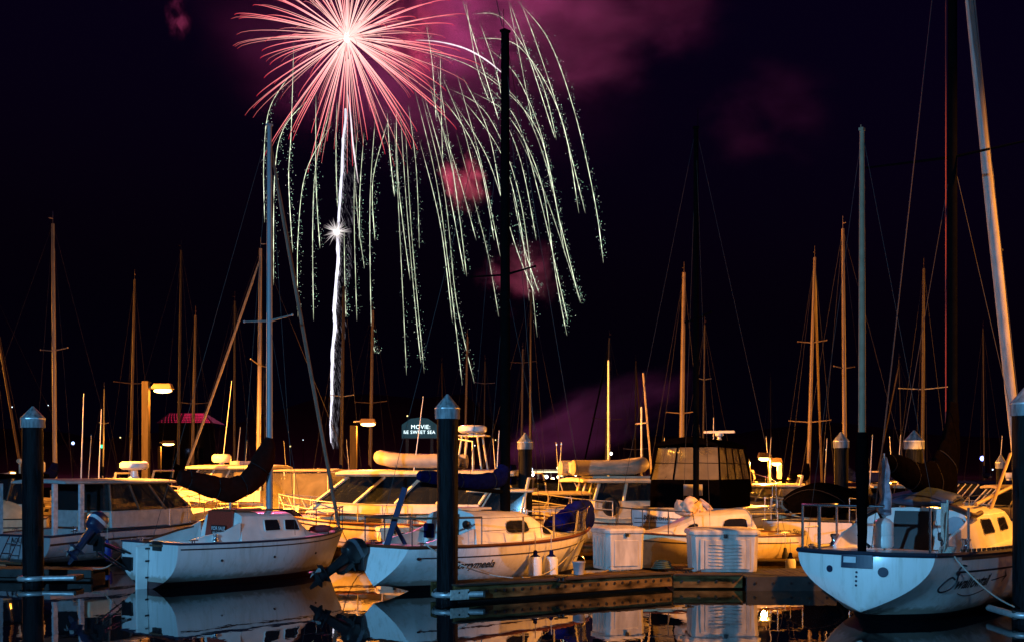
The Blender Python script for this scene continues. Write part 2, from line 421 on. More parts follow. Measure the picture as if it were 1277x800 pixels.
def sail_cover(root, rows, m, name='sail_cover', n=18, wrk=.03, ties=True):
    """rows: (x, y, z, half width, half height) along the boom; lumpy folds, lashed at intervals"""
    out = []; rnd = random.Random(len(rows) * 7 + int(rows[0][0] * 100))
    for i in range(len(rows) - 1):
        for k in range(6): out.append([lerp(a, b, k / 6) for a, b in zip(rows[i], rows[i + 1])])
    out.append(list(rows[-1])); R_ = []; T_ = []; step = 9
    fold = [rnd.uniform(0, 6.3) for _ in range(4)]
    for i, (x, y, z, hw, hh) in enumerate(out):
        pr, nx = out[max(0, i - 1)], out[min(len(out) - 1, i + 1)]
        t = V((nx[0] - pr[0], 0, nx[2] - pr[2])).normalized(); up = V((-t.z, 0, t.x))
        if up.z < 0: up = -up
        tied = ties and 3 < i < len(out) - 3 and i % step == 5; pinch = .86 if tied else 1.0
        row = []; loop = []
        for k in range(n):
            a = k * 2 * math.pi / n
            j = pinch * (1 + wrk * (1.6 * math.sin(2 * a + i * .33 + fold[0]) + 1.3 * math.sin(5 * a - i * .5 + fold[1]) + rnd.uniform(-1.2, 1.2)))
            ca, sa = math.cos(a), math.sin(a); w_ = V((0, 1, 0)) * hw * ca * (1 - .35 * max(0, sa)); h_ = up * hh * sa
            row.append(V((x, y, z)) + (w_ + h_) * j); loop.append(V((x, y, z)) + (w_ + h_) * (.93 if tied else 1))
        R_.append(row)
        if tied and i < len(out) - 12: T_.append(loop + loop[:2])
    o = MB().loft(R_).build(name, m, root, 80, subd=1)
    for lp in T_: MB().tube(lp, .011, 5, False).build('lashing', mat('dark_lashing', (.022, .02, .022), .8, spec=.05), o, 60)
    return o

def hull_x(X, Y, a, H, px, z, side=-1):
    lo, hi = .3, H.L * .95
    for _ in range(30):
        m = (lo + hi) / 2; p = H.at(m, z, side); wx = X + p.x * math.cos(a) - p.y * math.sin(a); wy = Y + p.x * math.sin(a) + p.y * math.cos(a)
        if 638.5 + wx / wy * F < px: lo = m
        else: hi = m
    return lo
class At:
    """turn photo pixels into a boat's own coordinates on its fore-and-aft plane y = off"""
    def __init__(s, X, Y, a): s.X, s.Y, s.c, s.s = X, Y, math.cos(a), math.sin(a)
    def x(s, px, y=0):
        k = (px - 638.5) / F; X0, Y0 = s.X - y * s.s, s.Y + y * s.c
        return (k * Y0 - X0) / (s.c - k * s.s)
    def d(s, x, y=0): return s.Y + x * s.s + y * s.c
    def xz(s, px, py, y=0):
        x = s.x(px, y); return x, PZ(py, s.d(x, y))

def outboard(root, loc, scale, tilt, yaw, m1, m2, stripe=None, name='outboard_motor'):
    """cowl, leg, cavitation plate, propeller; pivots at its clamp bracket"""
    o = bpy.data.objects.new(name, None); COL.objects.link(o); o.parent = root; o.location = loc
    o.rotation_euler = (0, tilt, yaw); o.scale = (scale,) * 3; o.empty_display_size = .2
    rows = []
    for z, a, b, dx in ((.10, .13, .10, 0), (.16, .20, .15, -.02), (.34, .22, .16, -.03), (.48, .20, .145, -.02), (.56, .13, .10, -.01)):
        rows.append([V((dx + a * (abs(math.cos(k * math.pi / 8)) ** .6) * (1 if math.cos(k * math.pi / 8) > 0 else -1) , b * (abs(math.sin(k * math.pi / 8)) ** .6) * (1 if math.sin(k * math.pi / 8) > 0 else -1), z)) for k in range(16)])
    MB().loft(rows).build('cowl', m1, o, 50, bevel=.015)
    band = MB()
    rr = [[V((p.x * 1.015, p.y * 1.02, p.z + dz)) for p in rows[2]] for dz in (-.03, .05)]
    band.grid(rr, True); band.build('stripe', m2, o)
    leg = MB(); lr = []
    for z, a, b in ((.12, .12, .08), (-.1, .10, .06), (-.45, .085, .035), (-.62, .10, .03)):
        lr.append([V((-.02 + a * math.cos(k * math.pi / 6), b * math.sin(k * math.pi / 6), z)) for k in range(12)])
    leg.loft(lr); leg.slab([(.12, -.1, -.46), (-.24, -.08, -.46), (-.24, .08, -.46), (.12, .1, -.46)], (0, 0, .015))
    leg.slab([(.06, -.01, -.62), (-.08, -.01, -.62), (-.02, -.01, -.84), (.03, -.01, -.84)], (0, .02, 0))
    leg.tube([(.14, 0, -.62), (.05, 0, -.62), (-.12, 0, -.62), (-.2, 0, -.62)], [.01, .055, .055, .03], 10)
    leg.build('leg', m1, o, 50)
    pr = MB()
    for k in range(3):
        a = k * 2 * math.pi / 3
        c, s_ = math.cos(a), math.sin(a)
        pr.slab([(-.20, .02 * c - .03 * s_, -.62 + .02 * s_ + .03 * c), (-.17, .12 * c - .05 * s_, -.62 + .12 * s_ + .05 * c), (-.2, .14 * c, -.62 + .14 * s_), (-.22, .10 * c + .05 * s_, -.62 + .10 * s_ - .05 * c)], (.01, 0, 0))
    pr.build('propeller', alum, o)
    br = MB().box((.14, 0, -.02), (.08, .2, .3)); br.box((.2, 0, .1), (.14, .18, .03)); br.bar((.14, -.12, -.1), (.14, .12, -.1), .02)
    br.build('bracket', black, o)
    return o

def fender(root_or_none, loc, L, r, label=None, tip=navy, body=white):
    prof = [(.02, L + .1), (.045, L + .08), (.05, L), (r * .8, L - .05), (r, L - .12), (r, .12), (r * .8, .05), (.04, 0), (.03, -.04)]
    t = thing('fender', label, 'fender', loc) if label else None
    b = MB().lathe((0, 0, 0), prof[3:7] , 14).build('fender_body', body, t, 50)
    for pr_ in (prof[:4], prof[6:]): MB().lathe((0, 0, 0), pr_, 14).build('fender_end', tip, t, 50)
    MB().tube([(0, 0, L + .06), (0, .01, L + .45)], .01, 5).build('lanyard', rope, t)
    return t

# ================================================================== SETTING
def water():
    m = bpy.data.materials.new('harbour_water'); m.use_nodes = True
    n = m.node_tree.nodes; l = m.node_tree.links; b = n['Principled BSDF']
    b.inputs['Base Color'].default_value = (.004, .007, .010, 1); b.inputs['Roughness'].default_value = .015; b.inputs['IOR'].default_value = 1.36
    b.inputs['Specular IOR Level'].default_value = .8
    tc = n.new('ShaderNodeTexCoord'); prev = None
    for sc, st, dist in ((.8, (1, .4, 1), .0040), (3.5, (1, .5, 1), .0013)):
        mp = n.new('ShaderNodeMapping'); mp.inputs['Scale'].default_value = st; l.new(tc.outputs['Object'], mp.inputs[0])
        nz = n.new('ShaderNodeTexNoise'); nz.inputs['Scale'].default_value = sc; nz.inputs['Detail'].default_value = 2
        l.new(mp.outputs[0], nz.inputs[0])
        bp = n.new('ShaderNodeBump'); bp.inputs['Distance'].default_value = dist; bp.inputs['Strength'].default_value = 1
        l.new(nz.outputs[0], bp.inputs['Height'])
        if prev: l.new(prev.outputs[0], bp.inputs['Normal'])
        prev = bp
    l.new(prev.outputs[0], b.inputs['Normal'])
    o = MB().add([(-600, -60, 0), (600, -60, 0), (600, 300, 0), (-600, 300, 0)], [[0, 1, 2, 3]]).build('water', m, None, 0)
    o['kind'] = 'structure'
water()

def shore():
    m = mat('dark_shore_earth', (.012, .011, .010), .95, var=.5, scale=.05)
    rows = []; rnd = random.Random(3)
    xs = [-900 + 36 * i for i in range(51)]
    ph = [rnd.uniform(0, 6) for _ in range(6)]
    def hill(x, y):
        k = max(0, (y - 420) / 500); h = 36 + 14 * math.sin(x * .006 + ph[0]) + 9 * math.sin(x * .017 + ph[1]) + 4 * math.sin(x * .05 + ph[2])
        return 1.6 + max(0, h) * sst(k) * (1.15 if x < 0 else .55 + .3 * math.sin(x * .004))
    for y in (128, 128.3, 131, 250, 420, 480, 540, 600, 680, 760, 860, 1000):
        rows.append([V((x, y + (0 if y > 140 else 3 * math.sin(x * .03)), -1.0 if y == 128 else (.9 if y == 128.3 else hill(x, y)))) for x in xs])
    o = MB().grid(rows).build('shore_terrain', m, None, 60); o['kind'] = 'structure'
shore()

# ------------------------------------------------------------------ pilings
def pile(px, ytop, d, wpx, label, capc=None, grp='guide piles of the floating docks'):
    x = PX(px, d); zt = PZ(ytop, d); r = wpx * d / F / 2
    t = thing('mooring_pile', label, 'piling', (x, d, 0), random.uniform(0, 3), grp)
    n = 18; rnd = random.Random(int(px)); rows = []
    for i in range(24):
        z = lerp(-1.5, zt - .42, i / 23)
        rows.append([V((r * (1 + .03 * math.sin(k * 2.1 + i * .35) + rnd.uniform(-.012, .012)) * math.cos(k * 2 * math.pi / n), r * (1 + .03 * math.sin(k * 1.7 + i * .2)) * math.sin(k * 2 * math.pi / n), z)) for k in range(n)])
    MB().loft(rows).build('shaft', pilem, t, 60)
    rc = r * 1.17
    MB().lathe((0, 0, zt), [(r * .5, -.45), (rc, -.5), (rc * 1.01, -.28), (rc * .99, -.27), (.02, 0), (.0, 0)], 12).build('cap', capc or capm, t, 30)
    MB().lathe((0, 0, zt - .29), [(rc * 1.0, -.015), (rc * 1.025, -.012), (rc * 1.025, .012), (rc, .015)], 12).build('cap_band', galv, t, 30)
    return t
PL = [(41, 506, 26.0, 25, 'black mooring pile with pale cone cap standing before the hardtop cruiser'),
      (558, 491, 22.6, 26.5, 'thick black mooring pile with pale cone cap before the green-sided lettered sloop'),
      (1279, 482, 19.4, 31, 'black mooring pile with pale cone cap at right edge beside the big white yacht'),
      (655, 539, 34, 17, 'distant dark pile with grey cone cap right of the blue covered boom'),
      (1049, 538, 35, 17, 'dark pile with grey cone cap left of the black shrouded mizzen mast'),
      (1140, 536, 30, 21, 'dark pile with orange-lit cone cap above the black boom cover'),
      (1248, 566, 40, 11, 'small dark pile with grey cap behind the furled headsail')]
PL[1] = PL[1][:4] + ('thick black mooring pile with pale cone cap in front of the sloop lettered Corrymeela',)
for a in PL: pile(*a)

def hoop(px, d, r, z, x2, label):
    t = thing('pile_hoop', label, 'pile hoop', (PX(px, d), d, 0))
    pts = [(-r * 1.05 + .0, .9, z), (-r * 1.1, .1, z)] + [(r * 1.15 * math.cos(a), r * 1.15 * math.sin(a), z) for a in [math.pi + .25 * i for i in range(1, 12)]] + [(r * 1.12, -.12, z), (x2, -.10, z + .01)]
    MB().tube(pts, .06, 10).build('pipe', galv, t, 60)
    MB().box((x2 - .1, .12, z), (.3, .5, .12)).build('bracket', dockd, t, 30, bevel=.01)
    for k in (3, 7): MB().tube([V(pts[k]) + V((0, 0, -.075)), V(pts[k]) + V((0, 0, .075))], .05, 10).build('roller', rubber, t)
hoop(41, 26.0, .25, .17, 1.0, 'grey pipe hoop around the leftmost black pile at the waterline')
hoop(558, 22.6, .235, .17, .72, 'grey pipe hoop around the middle black pile at the waterline')
hoop(1279, 19.4, .24, .17, .9, 'grey pipe hoop around the rightmost black pile at the waterline')

# ------------------------------------------------------------------ docks
def dock(name, label, pts, width, z=.3, beam=.30, side=1, m=dockw, boltn=14, rub=True):
    """floating dock along a front edge polyline (2 points), planks across, whaler beam with bolts"""
    a, b = V((*pts[0], 0)), V((*pts[1], 0)); L = (b - a).length; ang = math.atan2(b.y - a.y, b.x - a.x)
    t = thing(name, label, 'dock', a, ang)
    pk = MB(); n = max(2, int(L / .15)); rnd = random.Random(n)
    for i in range(n):
        pk.box(((i + .5) * L / n, width / 2 + .08, z - .02 + rnd.uniform(-.003, .003)), (L / n * .93, width - .12, .04))
    pk.build('planking', m, t, 0)
    MB().box((L / 2, .03, z - beam / 2 + .01), (L, .09, beam)).build('edge_beam', m, t, 0, bevel=.012)
    MB().box((L / 2, width - .0, z - beam / 2 - .0), (L, .09, beam)).build('edge_beam', m, t, 0, bevel=.012)
    MB().box((L / 2, width / 2 + .05, z - beam - .1), (L - .1, width - .25, .42)).build('float', dockd, t, 0, bevel=.03)
    if m is dockw: MB().box((L / 2, .0, z + .012), (L, .2, .035)).build('cap_plank', mat('dark_cap_plank', (.03, .022, .014), .85, var=.6, scale=3, stretch=(1, 6, 3)), t, 0, bevel=.006)
    for i in range(boltn):
        MB().lathe(((i + .5) * L / boltn, -.016, z - .14), [(.0, -.018), (.03, -.014), (.034, 0), (.034, .012)], 8, 'y').build('bolt', black, t)
    return t
A0 = (PX(566, 22.3), 22.3); A1 = (PX(838, 25.1), 25.1)
fd = dock('finger_dock', 'narrow weathered finger dock running beside the sloop lettered Corrymeela', (A0, A1), 1.0, .36, .30, boltn=26)
MB().box((.12, -.021, .18), (.42, .02, .2)).build('end_plate', mat('pale_metal_plate', (.5, .5, .46), .5, .2, var=.4, scale=14), fd, 0, bevel=.005)
dock('walkway_dock', 'wooden walkway dock carrying the white dock boxes', ((PX(838, 25.1) + .03, 25.13), (PX(926, 25.1), 25.1)), 3.0, .32, .30, boltn=4)
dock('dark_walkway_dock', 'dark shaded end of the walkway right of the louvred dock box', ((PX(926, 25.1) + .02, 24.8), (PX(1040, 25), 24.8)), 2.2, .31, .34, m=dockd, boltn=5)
dock('cross_dock', 'orange lit wooden dock behind the yellow hulled sloop', ((PX(930, 28), 28.5), (PX(1230, 28), 28.3)), 2.2, .36, .28, boltn=8)
dock('back_dock', 'low dark dock beside the tilted blue outboard', ((PX(-60, 27.2), 27.4), (PX(118, 27.2), 27.0)), .9, .26, .2, m=dockd, boltn=6)
dock('middle_dock', 'low dark dock passing behind the three nearest sailboats', ((PX(330, 33), 33.5), (PX(800, 33), 34.5)), 1.6, .35, .3, m=dockw, boltn=10)

boxw = mat('grimy_white_fibreglass', (.46, .44, .40), .55, var=.3, scale=3.2, stretch=(2.2, 2.2, .6), bump=.04)
def dock_box(label, x, y, z, wd, dp, h, rz, louvre=True, slats=False, m=boxw):
    t = thing('dock_box', label, 'dock box', (x, y, z), rz, 'white storage boxes on the docks')
    c = .09
    def ring(s, zz, w2=wd, d2=dp):
        a, b = w2 * s / 2, d2 * s / 2
        return [V(p + (zz,)) for p in ((-a + c, -b), (a - c, -b), (a, -b + c), (a, b - c), (a - c, b), (-a + c, b), (-a, b - c), (-a, -b + c))]
    MB().loft([ring(.93, 0), ring(.95, .05), ring(.99, h - .12)]).build('body', m, t, 25, bevel=.012)
    MB().loft([ring(1.03, h - .13), ring(1.05, h - .11), ring(1.05, h - .05), ring(1.0, h - .01), ring(.7, h + .03)]).build('lid', m, t, 25, bevel=.012)
    hs = MB(); hs.box((0, -dp * .53, h - .15), (.09, .03, .09)); hs.build('latch', black, t, 0, bevel=.006)
    for sx in (-1, 1): MB().box((sx * wd * .3, dp * .52, h - .13), (.12, .03, .1)).build('hinge', steel, t, 0)
    if louvre:
        f = MB(); y0 = -dp * .49
        f.box((0, y0 - .012, h * .42), (wd * .60, .05, h * .68)); f.build('door', m, t, 0, bevel=.01)
        sl = MB()
        for i in range(7): sl.tube([(-wd * .24, y0 - .04, .17 + i * .078), (0, y0 - .045, .155 + i * .078), (wd * .24, y0 - .04, .17 + i * .078)], .013, 6)
        sl.build('louvre', m, t, 60)
        for sx in (-1, 1): MB().box((sx * wd * .335, y0 - .008, h * .42), (.10, .03, h * .7)).build('corner_post', m, t, 0, bevel=.008)
    if slats:
        for i in range(4): MB().box((-wd * .49, -dp * .3 + i * dp * .2, h * .44), (.03, .05, h * .72)).build('rib', m, t, 0, bevel=.008)
        MB().box((0, -dp * .485, h * .40), (wd * .62, .03, h * .62)).build('front_panel', m, t, 0, bevel=.01)
    return t
dock_box('white louvred dock box, the widest and nearest one on the walkway', PX(902, 26.1), 26.3, .32, 1.56, 1.1, .98, R(-2))
dock_box('narrow white dock box with ribbed left side beside the sloop bow', PX(774, 26.0), 26.7, .33, 1.0, .95, .98, R(20), False, True)
dock_box('small cream dock box behind the blue boom crutch', PX(488, 33), 33.6, .37, 1.0, .6, .62, R(10), False, False, offwh)
fender(None, (PX(986, 27.9), 27.92, .10), .42, .13, 'pale round-ended fender hanging at dock behind the yellow hull')

# ------------------------------------------------------------------ lamps
LENS = emit_mat('sodium_lens', (1, .55, .16), 9)
def dock_lamp(px, ytop, hx, hy, d, watts, label, pw=.28, z0=0, head=.75, postm=None, arm=True):
    x = PX(px, d); zt = PZ(ytop, d); zh = PZ(hy, d); xh = PX(hx, d) - x
    t = thing('dock_lamp', label, 'lamp', (x, d, z0), 0, 'sodium lamps over the docks')
    MB().box((0, 0, (zt - z0) / 2 - .5), (pw, pw, zt - z0 + 1)).build('post', postm or mat('timber_post', (.035, .026, .018), .8, spec=.1, var=.35, scale=3, stretch=(4, 4, .4)), t, 0, bevel=.015)
    zl = zh - z0
    MB().bar((0, 0, zl + .10), (xh, 0, zl + .13), .03).build('arm', galv, t)
    hd = MB().box((xh, 0, zl + .13), (head, .4, .2), 0, .8, .7); hd.build('lamp_head', mat('brown_lamp_housing', (.12, .08, .05), .5, .3), t, 0, bevel=.02)
    MB().ball((xh, 0, zl - .02), (head * .44, .17, .09)).build('lens', LENS, t)
    lamp_light('lamp_light', (xh, 0, zl - .16), watts, SODIUM, .1, t)
    return t
dock_lamp(182, 475, 203, 486, 40, 700, 'tall square timber lamp post with box lamp glowing orange, nearest on the left', .24)
dock_lamp(199, 556, 210, 553, 75, 1800, 'small far sodium lamp glowing just below the tall left lamp post', .2, .5, .9)
dock_lamp(441, 530, 459, 528, 50, 2600, 'orange-lit timber lamp post behind the dinghy-topped cruiser', .29)
dock_lamp(961, 566, 953, 571, 44, 2600, 'bright orange lamp right of the black canvas enclosure', .07, .3, .5, MT['bare_aluminium_spar'])
dock_lamp(972, 577, 968, 577, 46, 120, 'glowing short lamp post just right of the bright orange lamp', .17, .3, .45, white)
def pedestal(px, d, z0, h, watts, label):
    t = thing('dock_pedestal', label, 'lamp', (PX(px, d), d, z0))
    MB().box((0, 0, h * .45), (.22, .2, h * .9), 0, .85, .85).build('cabinet', white, t, 0, bevel=.02)
    MB().lathe((0, 0, h * .9), [(.13, 0), (.13, .02), (.10, .03)], 12).build('collar', black, t, 40)
    MB().lathe((0, 0, h * .9), [(.09, .03), (.10, .05), (.10, .16), (.06, .19)], 12).build('lens', LENS, t, 40)
    MB().lathe((0, 0, h * .9), [(.14, .19), (.12, .23), (.0, .26)], 12).build('lamp_cap', black, t, 40)
    for k in (0,): lamp_light('lamp_light', (0, -.22, h * .9 + .1), watts, SODIUM, .08, t)
pedestal(1163, 29.2, .36, 2.0, 900, 'glowing dock pedestal half hidden under the black boom cover')

# loose gear on the docks
def hose(px, d, z, label, r=.26):
    x = PX(px, d); m = MB(); pts = []
    for i in range(70): u = i * .42; q = r * (1 - .006 * i); pts.append((x + q * math.cos(u) * (1 + .05 * math.sin(i)), d + q * math.sin(u) * .8, z + .025 + .0028 * i))
    m.tube(pts, .018, 6); tag(m.build('hose_coil', mat('dull_green_hose', (.03, .06, .04), .5), None, 60), label, 'hose')
hose(826, 26.3, .33, 'coiled hose on the walkway between the two white dock boxes')
def cable(pts, label, m=black):
    q = []
    for i in range(len(pts) - 1): q += sag(pts[i], pts[i + 1], .03, 8)
    tag(MB().tube(q, .014, 6).build('shore_power_cable', m, None, 60), label, 'cable')
cable([(PX(690, 24), 24.3, .40), (PX(735, 24.6), 24.9, .38), (PX(760, 25.6), 25.9, .36)], 'dark power cable lying along the finger dock to the ribbed box', mat('dull_yellow_cable', (.25, .18, .03), .6))
for px, d, lab in ((700, 23.45, 'iron cleat on the finger dock below the sloop bow'), (858, 25.4, 'iron cleat on the walkway edge before the louvred box')):
    t = thing('dock_cleat', lab, 'cleat', (PX(px, d), d, .345), R(30), 'cleats on the docks'); m = MB().tube([(-.16, 0, .09), (0, 0, .08), (.16, 0, .09)], [.018, .03, .018], 8); m.bar((-.05, 0, -.01), (-.05, 0, .08), .025); m.bar((.05, 0, -.01), (.05, 0, .08), .025); m.build('horn', black, t, 60)
    MB().box((0, 0, .0), (.2, .08, .02)).build('foot', black, t, 0)
def bucket(px, d, z, label):
    t = thing('bucket', label, 'bucket', (PX(px, d), d, z)); MB().lathe((0, 0, 0), [(.11, 0), (.14, .26), (.15, .27), (.15, .285), (.13, .28), (.10, .02)], 16).build('pail', mat('grey_bucket', (.3, .3, .32), .5, var=.3), t, 40)
    MB().tube([(-.145, 0, .26), (-.10, 0, .38), (0, 0, .42), (.10, 0, .38), (.145, 0, .26)], .007, 5).build('bail', steel, t)
bucket(722, 24.7, .37, 'grey bucket standing on the finger dock left of the ribbed box')
pedestal(588, 40.5, .36, 2.2, 320, 'glowing dock pedestal right of the middle pile under the navy boom cover')
pedestal(1108, 43.5, .36, 2.1, 320, 'glowing dock pedestal left of the flagstaff of the big yacht')
pedestal(352, 47.5, .36, 2.3, 260, 'glowing dock pedestal between the two lit motor yachts')
pedestal(16, 43, .36, 2.3, 220, 'glowing dock pedestal at the far left edge')
dock('far_dock', 'low far dock carrying glowing pedestals behind the cruisers', ((PX(560, 41), 40.2), (PX(1180, 41), 43.3)), 1.6, .36, .28, boltn=2)

# ================================================================== BOATS: shared fittings
hw1 = hull_mat('white_hull', (.62, .62, .61), (.04, .006, .008), (.05, .008, .010), .06, .16)
hwK = hull_mat('white_yacht_hull', (.80, .80, .77), (.006, .006, .008), (.006, .006, .008), .02, .16)
hwE = hull_mat('white_sloop_hull', (.80, .80, .78), (.012, .010, .012), (.012, .01, .012), .02, .14)
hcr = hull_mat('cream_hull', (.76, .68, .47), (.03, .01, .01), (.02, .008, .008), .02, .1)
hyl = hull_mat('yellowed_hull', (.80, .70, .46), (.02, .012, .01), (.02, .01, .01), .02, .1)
hdl = hull_mat('dimmed_white_hull', (.40, .38, .40), (.012, .012, .016), (.012, .012, .016), .02, .12)  # white hull toned down to carry the dim light on the hardtop cruiser
hgr = hull_mat('grey_white_hull', (.62, .61, .60), (.012, .012, .016), (.012, .012, .016), .02, .12)

def rails(root, H, t0, t1, h, posts, bow=False, mid=True, r=.014, m=steel, name='rail', sides=(-1, 1), flare=0, stern=False):
    mb = MB(); n = 12
    for z in ([h, h * .52] if mid else [h]):
        run = []
        for sd in sides:
            e = [H.edge(lerp(t0, t1, i / n), sd, z, .07 - flare * z) for i in range(n + 1)]
            run.append(e)
        if bow and len(run) == 2: mb.tube(run[0] + run[1][::-1], r, 7)
        elif stern and len(run) == 2: mb.tube(run[0][::-1] + run[1], r, 7)
        else:
            for e in run: mb.tube(e, r, 7)
    for i in range(posts):
        t = lerp(t0, t1, i / max(1, posts - 1))
        for sd in sides: mb.bar(H.edge(t, sd, -.02, .07), H.edge(t, sd, h, .07 - flare * h), r, 7)
    return mb.build(name, m, root, 60)

def roof(root, x0, x1, w, z, th=.09, crown=.07, m=white, name='hardtop', drop=0):
    rows = []
    n = 14
    for i in range(n + 1):
        f = i / n; x = lerp(x0, x1, f); e = (1 - abs(2 * f - 1) ** 5) ** .4 if 0 < f < 1 else .55
        ww = w * (.80 + .2 * e); zz = z - drop * f * f; t2 = th * (.5 + .5 * e)
        rows.append([V((x, ww * c, zz + dz * t2 + crown * (1 - c * c) * (1 if dz > 0 else .5))) for c, dz in ((-1, 0), (-.95, -.5), (0, -.5), (.95, -.5), (1, 0), (.95, .5), (.5, .5), (0, .5), (-.5, .5), (-.95, .5))])
    return MB().loft(rows).build(name, m, root, 50, bevel=.012)

def deckhouse(root, xa, xf, w, zb, hl, hw_, rake, wallm=white, over=(.3, .35, .12), rt=.1, sn=3, fn=3, g=glass, fm=white, pr=.035, inw=.93, arake=0, roofm=None, aft=True, roofname='hardtop', frlow=.25, drop=0):
    z1, z2 = zb + hl, zb + hl + hw_
    xlow = xf + rake * frlow
    MB().loft([[V((xa, -w, zb)), V((xlow, -w * .85, zb)), V((xlow, w * .85, zb)), V((xa, w, zb))],
               [V((xa, -w * .98, z1)), V((xf, -w * .8, z1)), V((xf, w * .8, z1)), V((xa, w * .98, z1))]]).build('house_side', wallm, root, 0, bevel=.02)
    def B(f, sd):     # belt and head points along a side
        x = lerp(xa, xf, f); wv = lerp(w * .98, w * .8, f)
        return V((x, sd * wv, z1)), V((x - lerp(arake, rake, f), sd * wv * inw, z2))
    fr = MB(); panes = []
    for sd in (-1, 1):
        for i in range(sn + 1):
            a, b = B(i / sn, sd); fr.tube([a, b], pr, 6)
            if i < sn: c, d = B((i + 1) / sn, sd); panes.append((a, c, d, b))
    fa0, fb0 = B(1, -1); fa1, fb1 = B(1, 1)
    for i in range(fn + 1):
        a, b = fa0.lerp(fa1, i / fn), fb0.lerp(fb1, i / fn)
        if 0 < i < fn: fr.tube([a, b], pr * .9, 6)
        if i < fn: panes.append((a, fa0.lerp(fa1, (i + 1) / fn), fb0.lerp(fb1, (i + 1) / fn), b))
    if aft:
        a0, b0 = B(0, -1); a1, b1 = B(0, 1)
        for i in range(2): panes.append((a0.lerp(a1, i / 2), a0.lerp(a1, (i + 1) / 2), b0.lerp(b1, (i + 1) / 2), b0.lerp(b1, i / 2)))
        fr.tube([a0.lerp(a1, .5), b0.lerp(b1, .5)], pr, 6)
    fr.build('window_post', fm, root, 60)
    for a, b, c, d in panes:
        n_ = (b - a).cross(d - a).normalized() * .005
        MB().slab([a - n_, b - n_, c - n_, d - n_], n_ * 2).build('window', g, root, 0)
    for sd in (-1, 1):
        a_, b_ = B(.02, sd); c_, d_ = B(.22, sd); cu = []
        for i in range(15):
            f = i / 14; off = V((0, -sd * (.07 + .025 * math.sin(i * 2.1)), 0)); cu.append([a_.lerp(c_, f) + off, b_.lerp(d_, f) + off])
        MB().grid(cu).build('curtain', mat('beige_curtain', (.34, .27, .18), .9, var=.3, scale=9), root, 60)
    MB().box(((xf - .55 - rake * .3), 0, z1 + .12), (.35, w * 1.3, .3), 0, .6, .95).build('helm_console', black, root, 0, bevel=.03)
    MB().box((lerp(xa, xf, .35), -w * .4, z1 + .15), (.14, .5, .55), 0, .8, .8).build('seat', mat('brown_vinyl', (.14, .09, .05), .6), root, 0, bevel=.04)
    MB().box((lerp(xa, xf, .35), w * .4, z1 + .15), (.14, .5, .55), 0, .8, .8).build('seat', MT['brown_vinyl'], root, 0, bevel=.04)
    roof(root, xa - arake - over[0], xf - rake + over[1], w * inw + over[2], z2 + rt * .5, rt, m=roofm or wallm, name=roofname, drop=drop)
    return z2 + rt

def radar(root, loc, r, h, ped=.2, m=white):
    o = MB().lathe(loc, [(r * .2, ped), (r * .8, ped), (r * .98, ped + h * .25), (r, ped + h * .55), (r * .97, ped + h * .8), (r * .8, ped + h)], 22).build('radar_dome', m, root, 40)
    MB().lathe(loc, [(r * .45, 0), (r * .28, ped * .3), (r * .25, ped)], 12).build('pedestal', m, o)
    return o
def radar_bar(root, loc, L, m=white):
    o = MB().box((loc[0], loc[1], loc[2] + .28), (.12, L, .09), 0, .7, .97).build('radar_scanner', m, root, 0, bevel=.02)
    MB().lathe(loc, [(.07, 0), (.06, .1), (.16, .16), (.14, .24)], 12).build('pedestal', m, o)
def antenna(root, a, b, r=.014, m=white): return MB().tube([a, V(a).lerp(V(b), .5), b], [r * 1.3, r, r * .6], 6).build('antenna', m, root)
def bar_set(root, name, segs, r, m, n=7):
    mb = MB()
    for s_ in segs: mb.tube(s_, r, n)
    return mb.build(name, m, root, 60)
def cleats(root, H, ts):
    for t in ts:
        for sd in (-1, 1):
            p = H.edge(t, sd, .02, .12); mb = MB()
            mb.tube([p + V((-.12, 0, .06)), p + V((0, 0, .065)), p + V((.12, 0, .06))], [.012, .018, .012], 6)
            mb.bar(p + V((-.03, 0, -.02)), p + V((-.03, 0, .06)), .014); mb.bar(p + V((.03, 0, -.02)), p + V((.03, 0, .06)), .014)
            mb.build('cleat', steel, root)
def winch(root, loc, s=1):
    MB().lathe(loc, [(.07 * s, 0), (.065 * s, .03 * s), (.045 * s, .06 * s), (.045 * s, .11 * s), (.065 * s, .14 * s), (.06 * s, .16 * s)], 14).build('winch', steel, root)
def dinghy(label, loc, rz, L, m=pvcgrey, h=.22):
    t = thing('inflatable_dinghy', label, 'dinghy', loc, rz)
    w = L * .24; pts = [(-L * .5, -w, h), (-L * .46, -w, h), (0, -w, h), (L * .3, -w * .92, h + .03), (L * .44, -w * .5, h + .1), (L * .5, 0, h + .13), (L * .44, w * .5, h + .1), (L * .3, w * .92, h + .03), (0, w, h), (-L * .46, w, h), (-L * .5, w, h)]
    fine = []
    for i in range(len(pts) - 1):
        for k in range(3): fine.append(V(pts[i]).lerp(V(pts[i + 1]), k / 3))
    fine.append(V(pts[-1]))
    rr = [h * .35] + [h] * (len(fine) - 2) + [h * .35]
    MB().tube(fine, rr, 12).build('tube', m, t, 70)
    MB().grid([[V((-L * .44, -w, h * .6)), V((-L * .44, 0, h * .1)), V((-L * .44, w, h * .6))], [V((0, -w, h * .6)), V((0, 0, 0)), V((0, w, h * .6))], [V((L * .4, -w * .5, h)), V((L * .42, 0, h * .7)), V((L * .4, w * .5, h))]]).build('floor', black, t)
    MB().box((-L * .4, 0, h), (.04, w * 1.6, h * 1.5)).build('transom', offwh, t, 0, bevel=.01)
    MB().tube(sag((-L * .3, -w - h * .95, h * 1.3), (L * .25, -w - h * .9, h * 1.3), .05, 8), .012, 5).build('grab_line', rope, t)
    return t

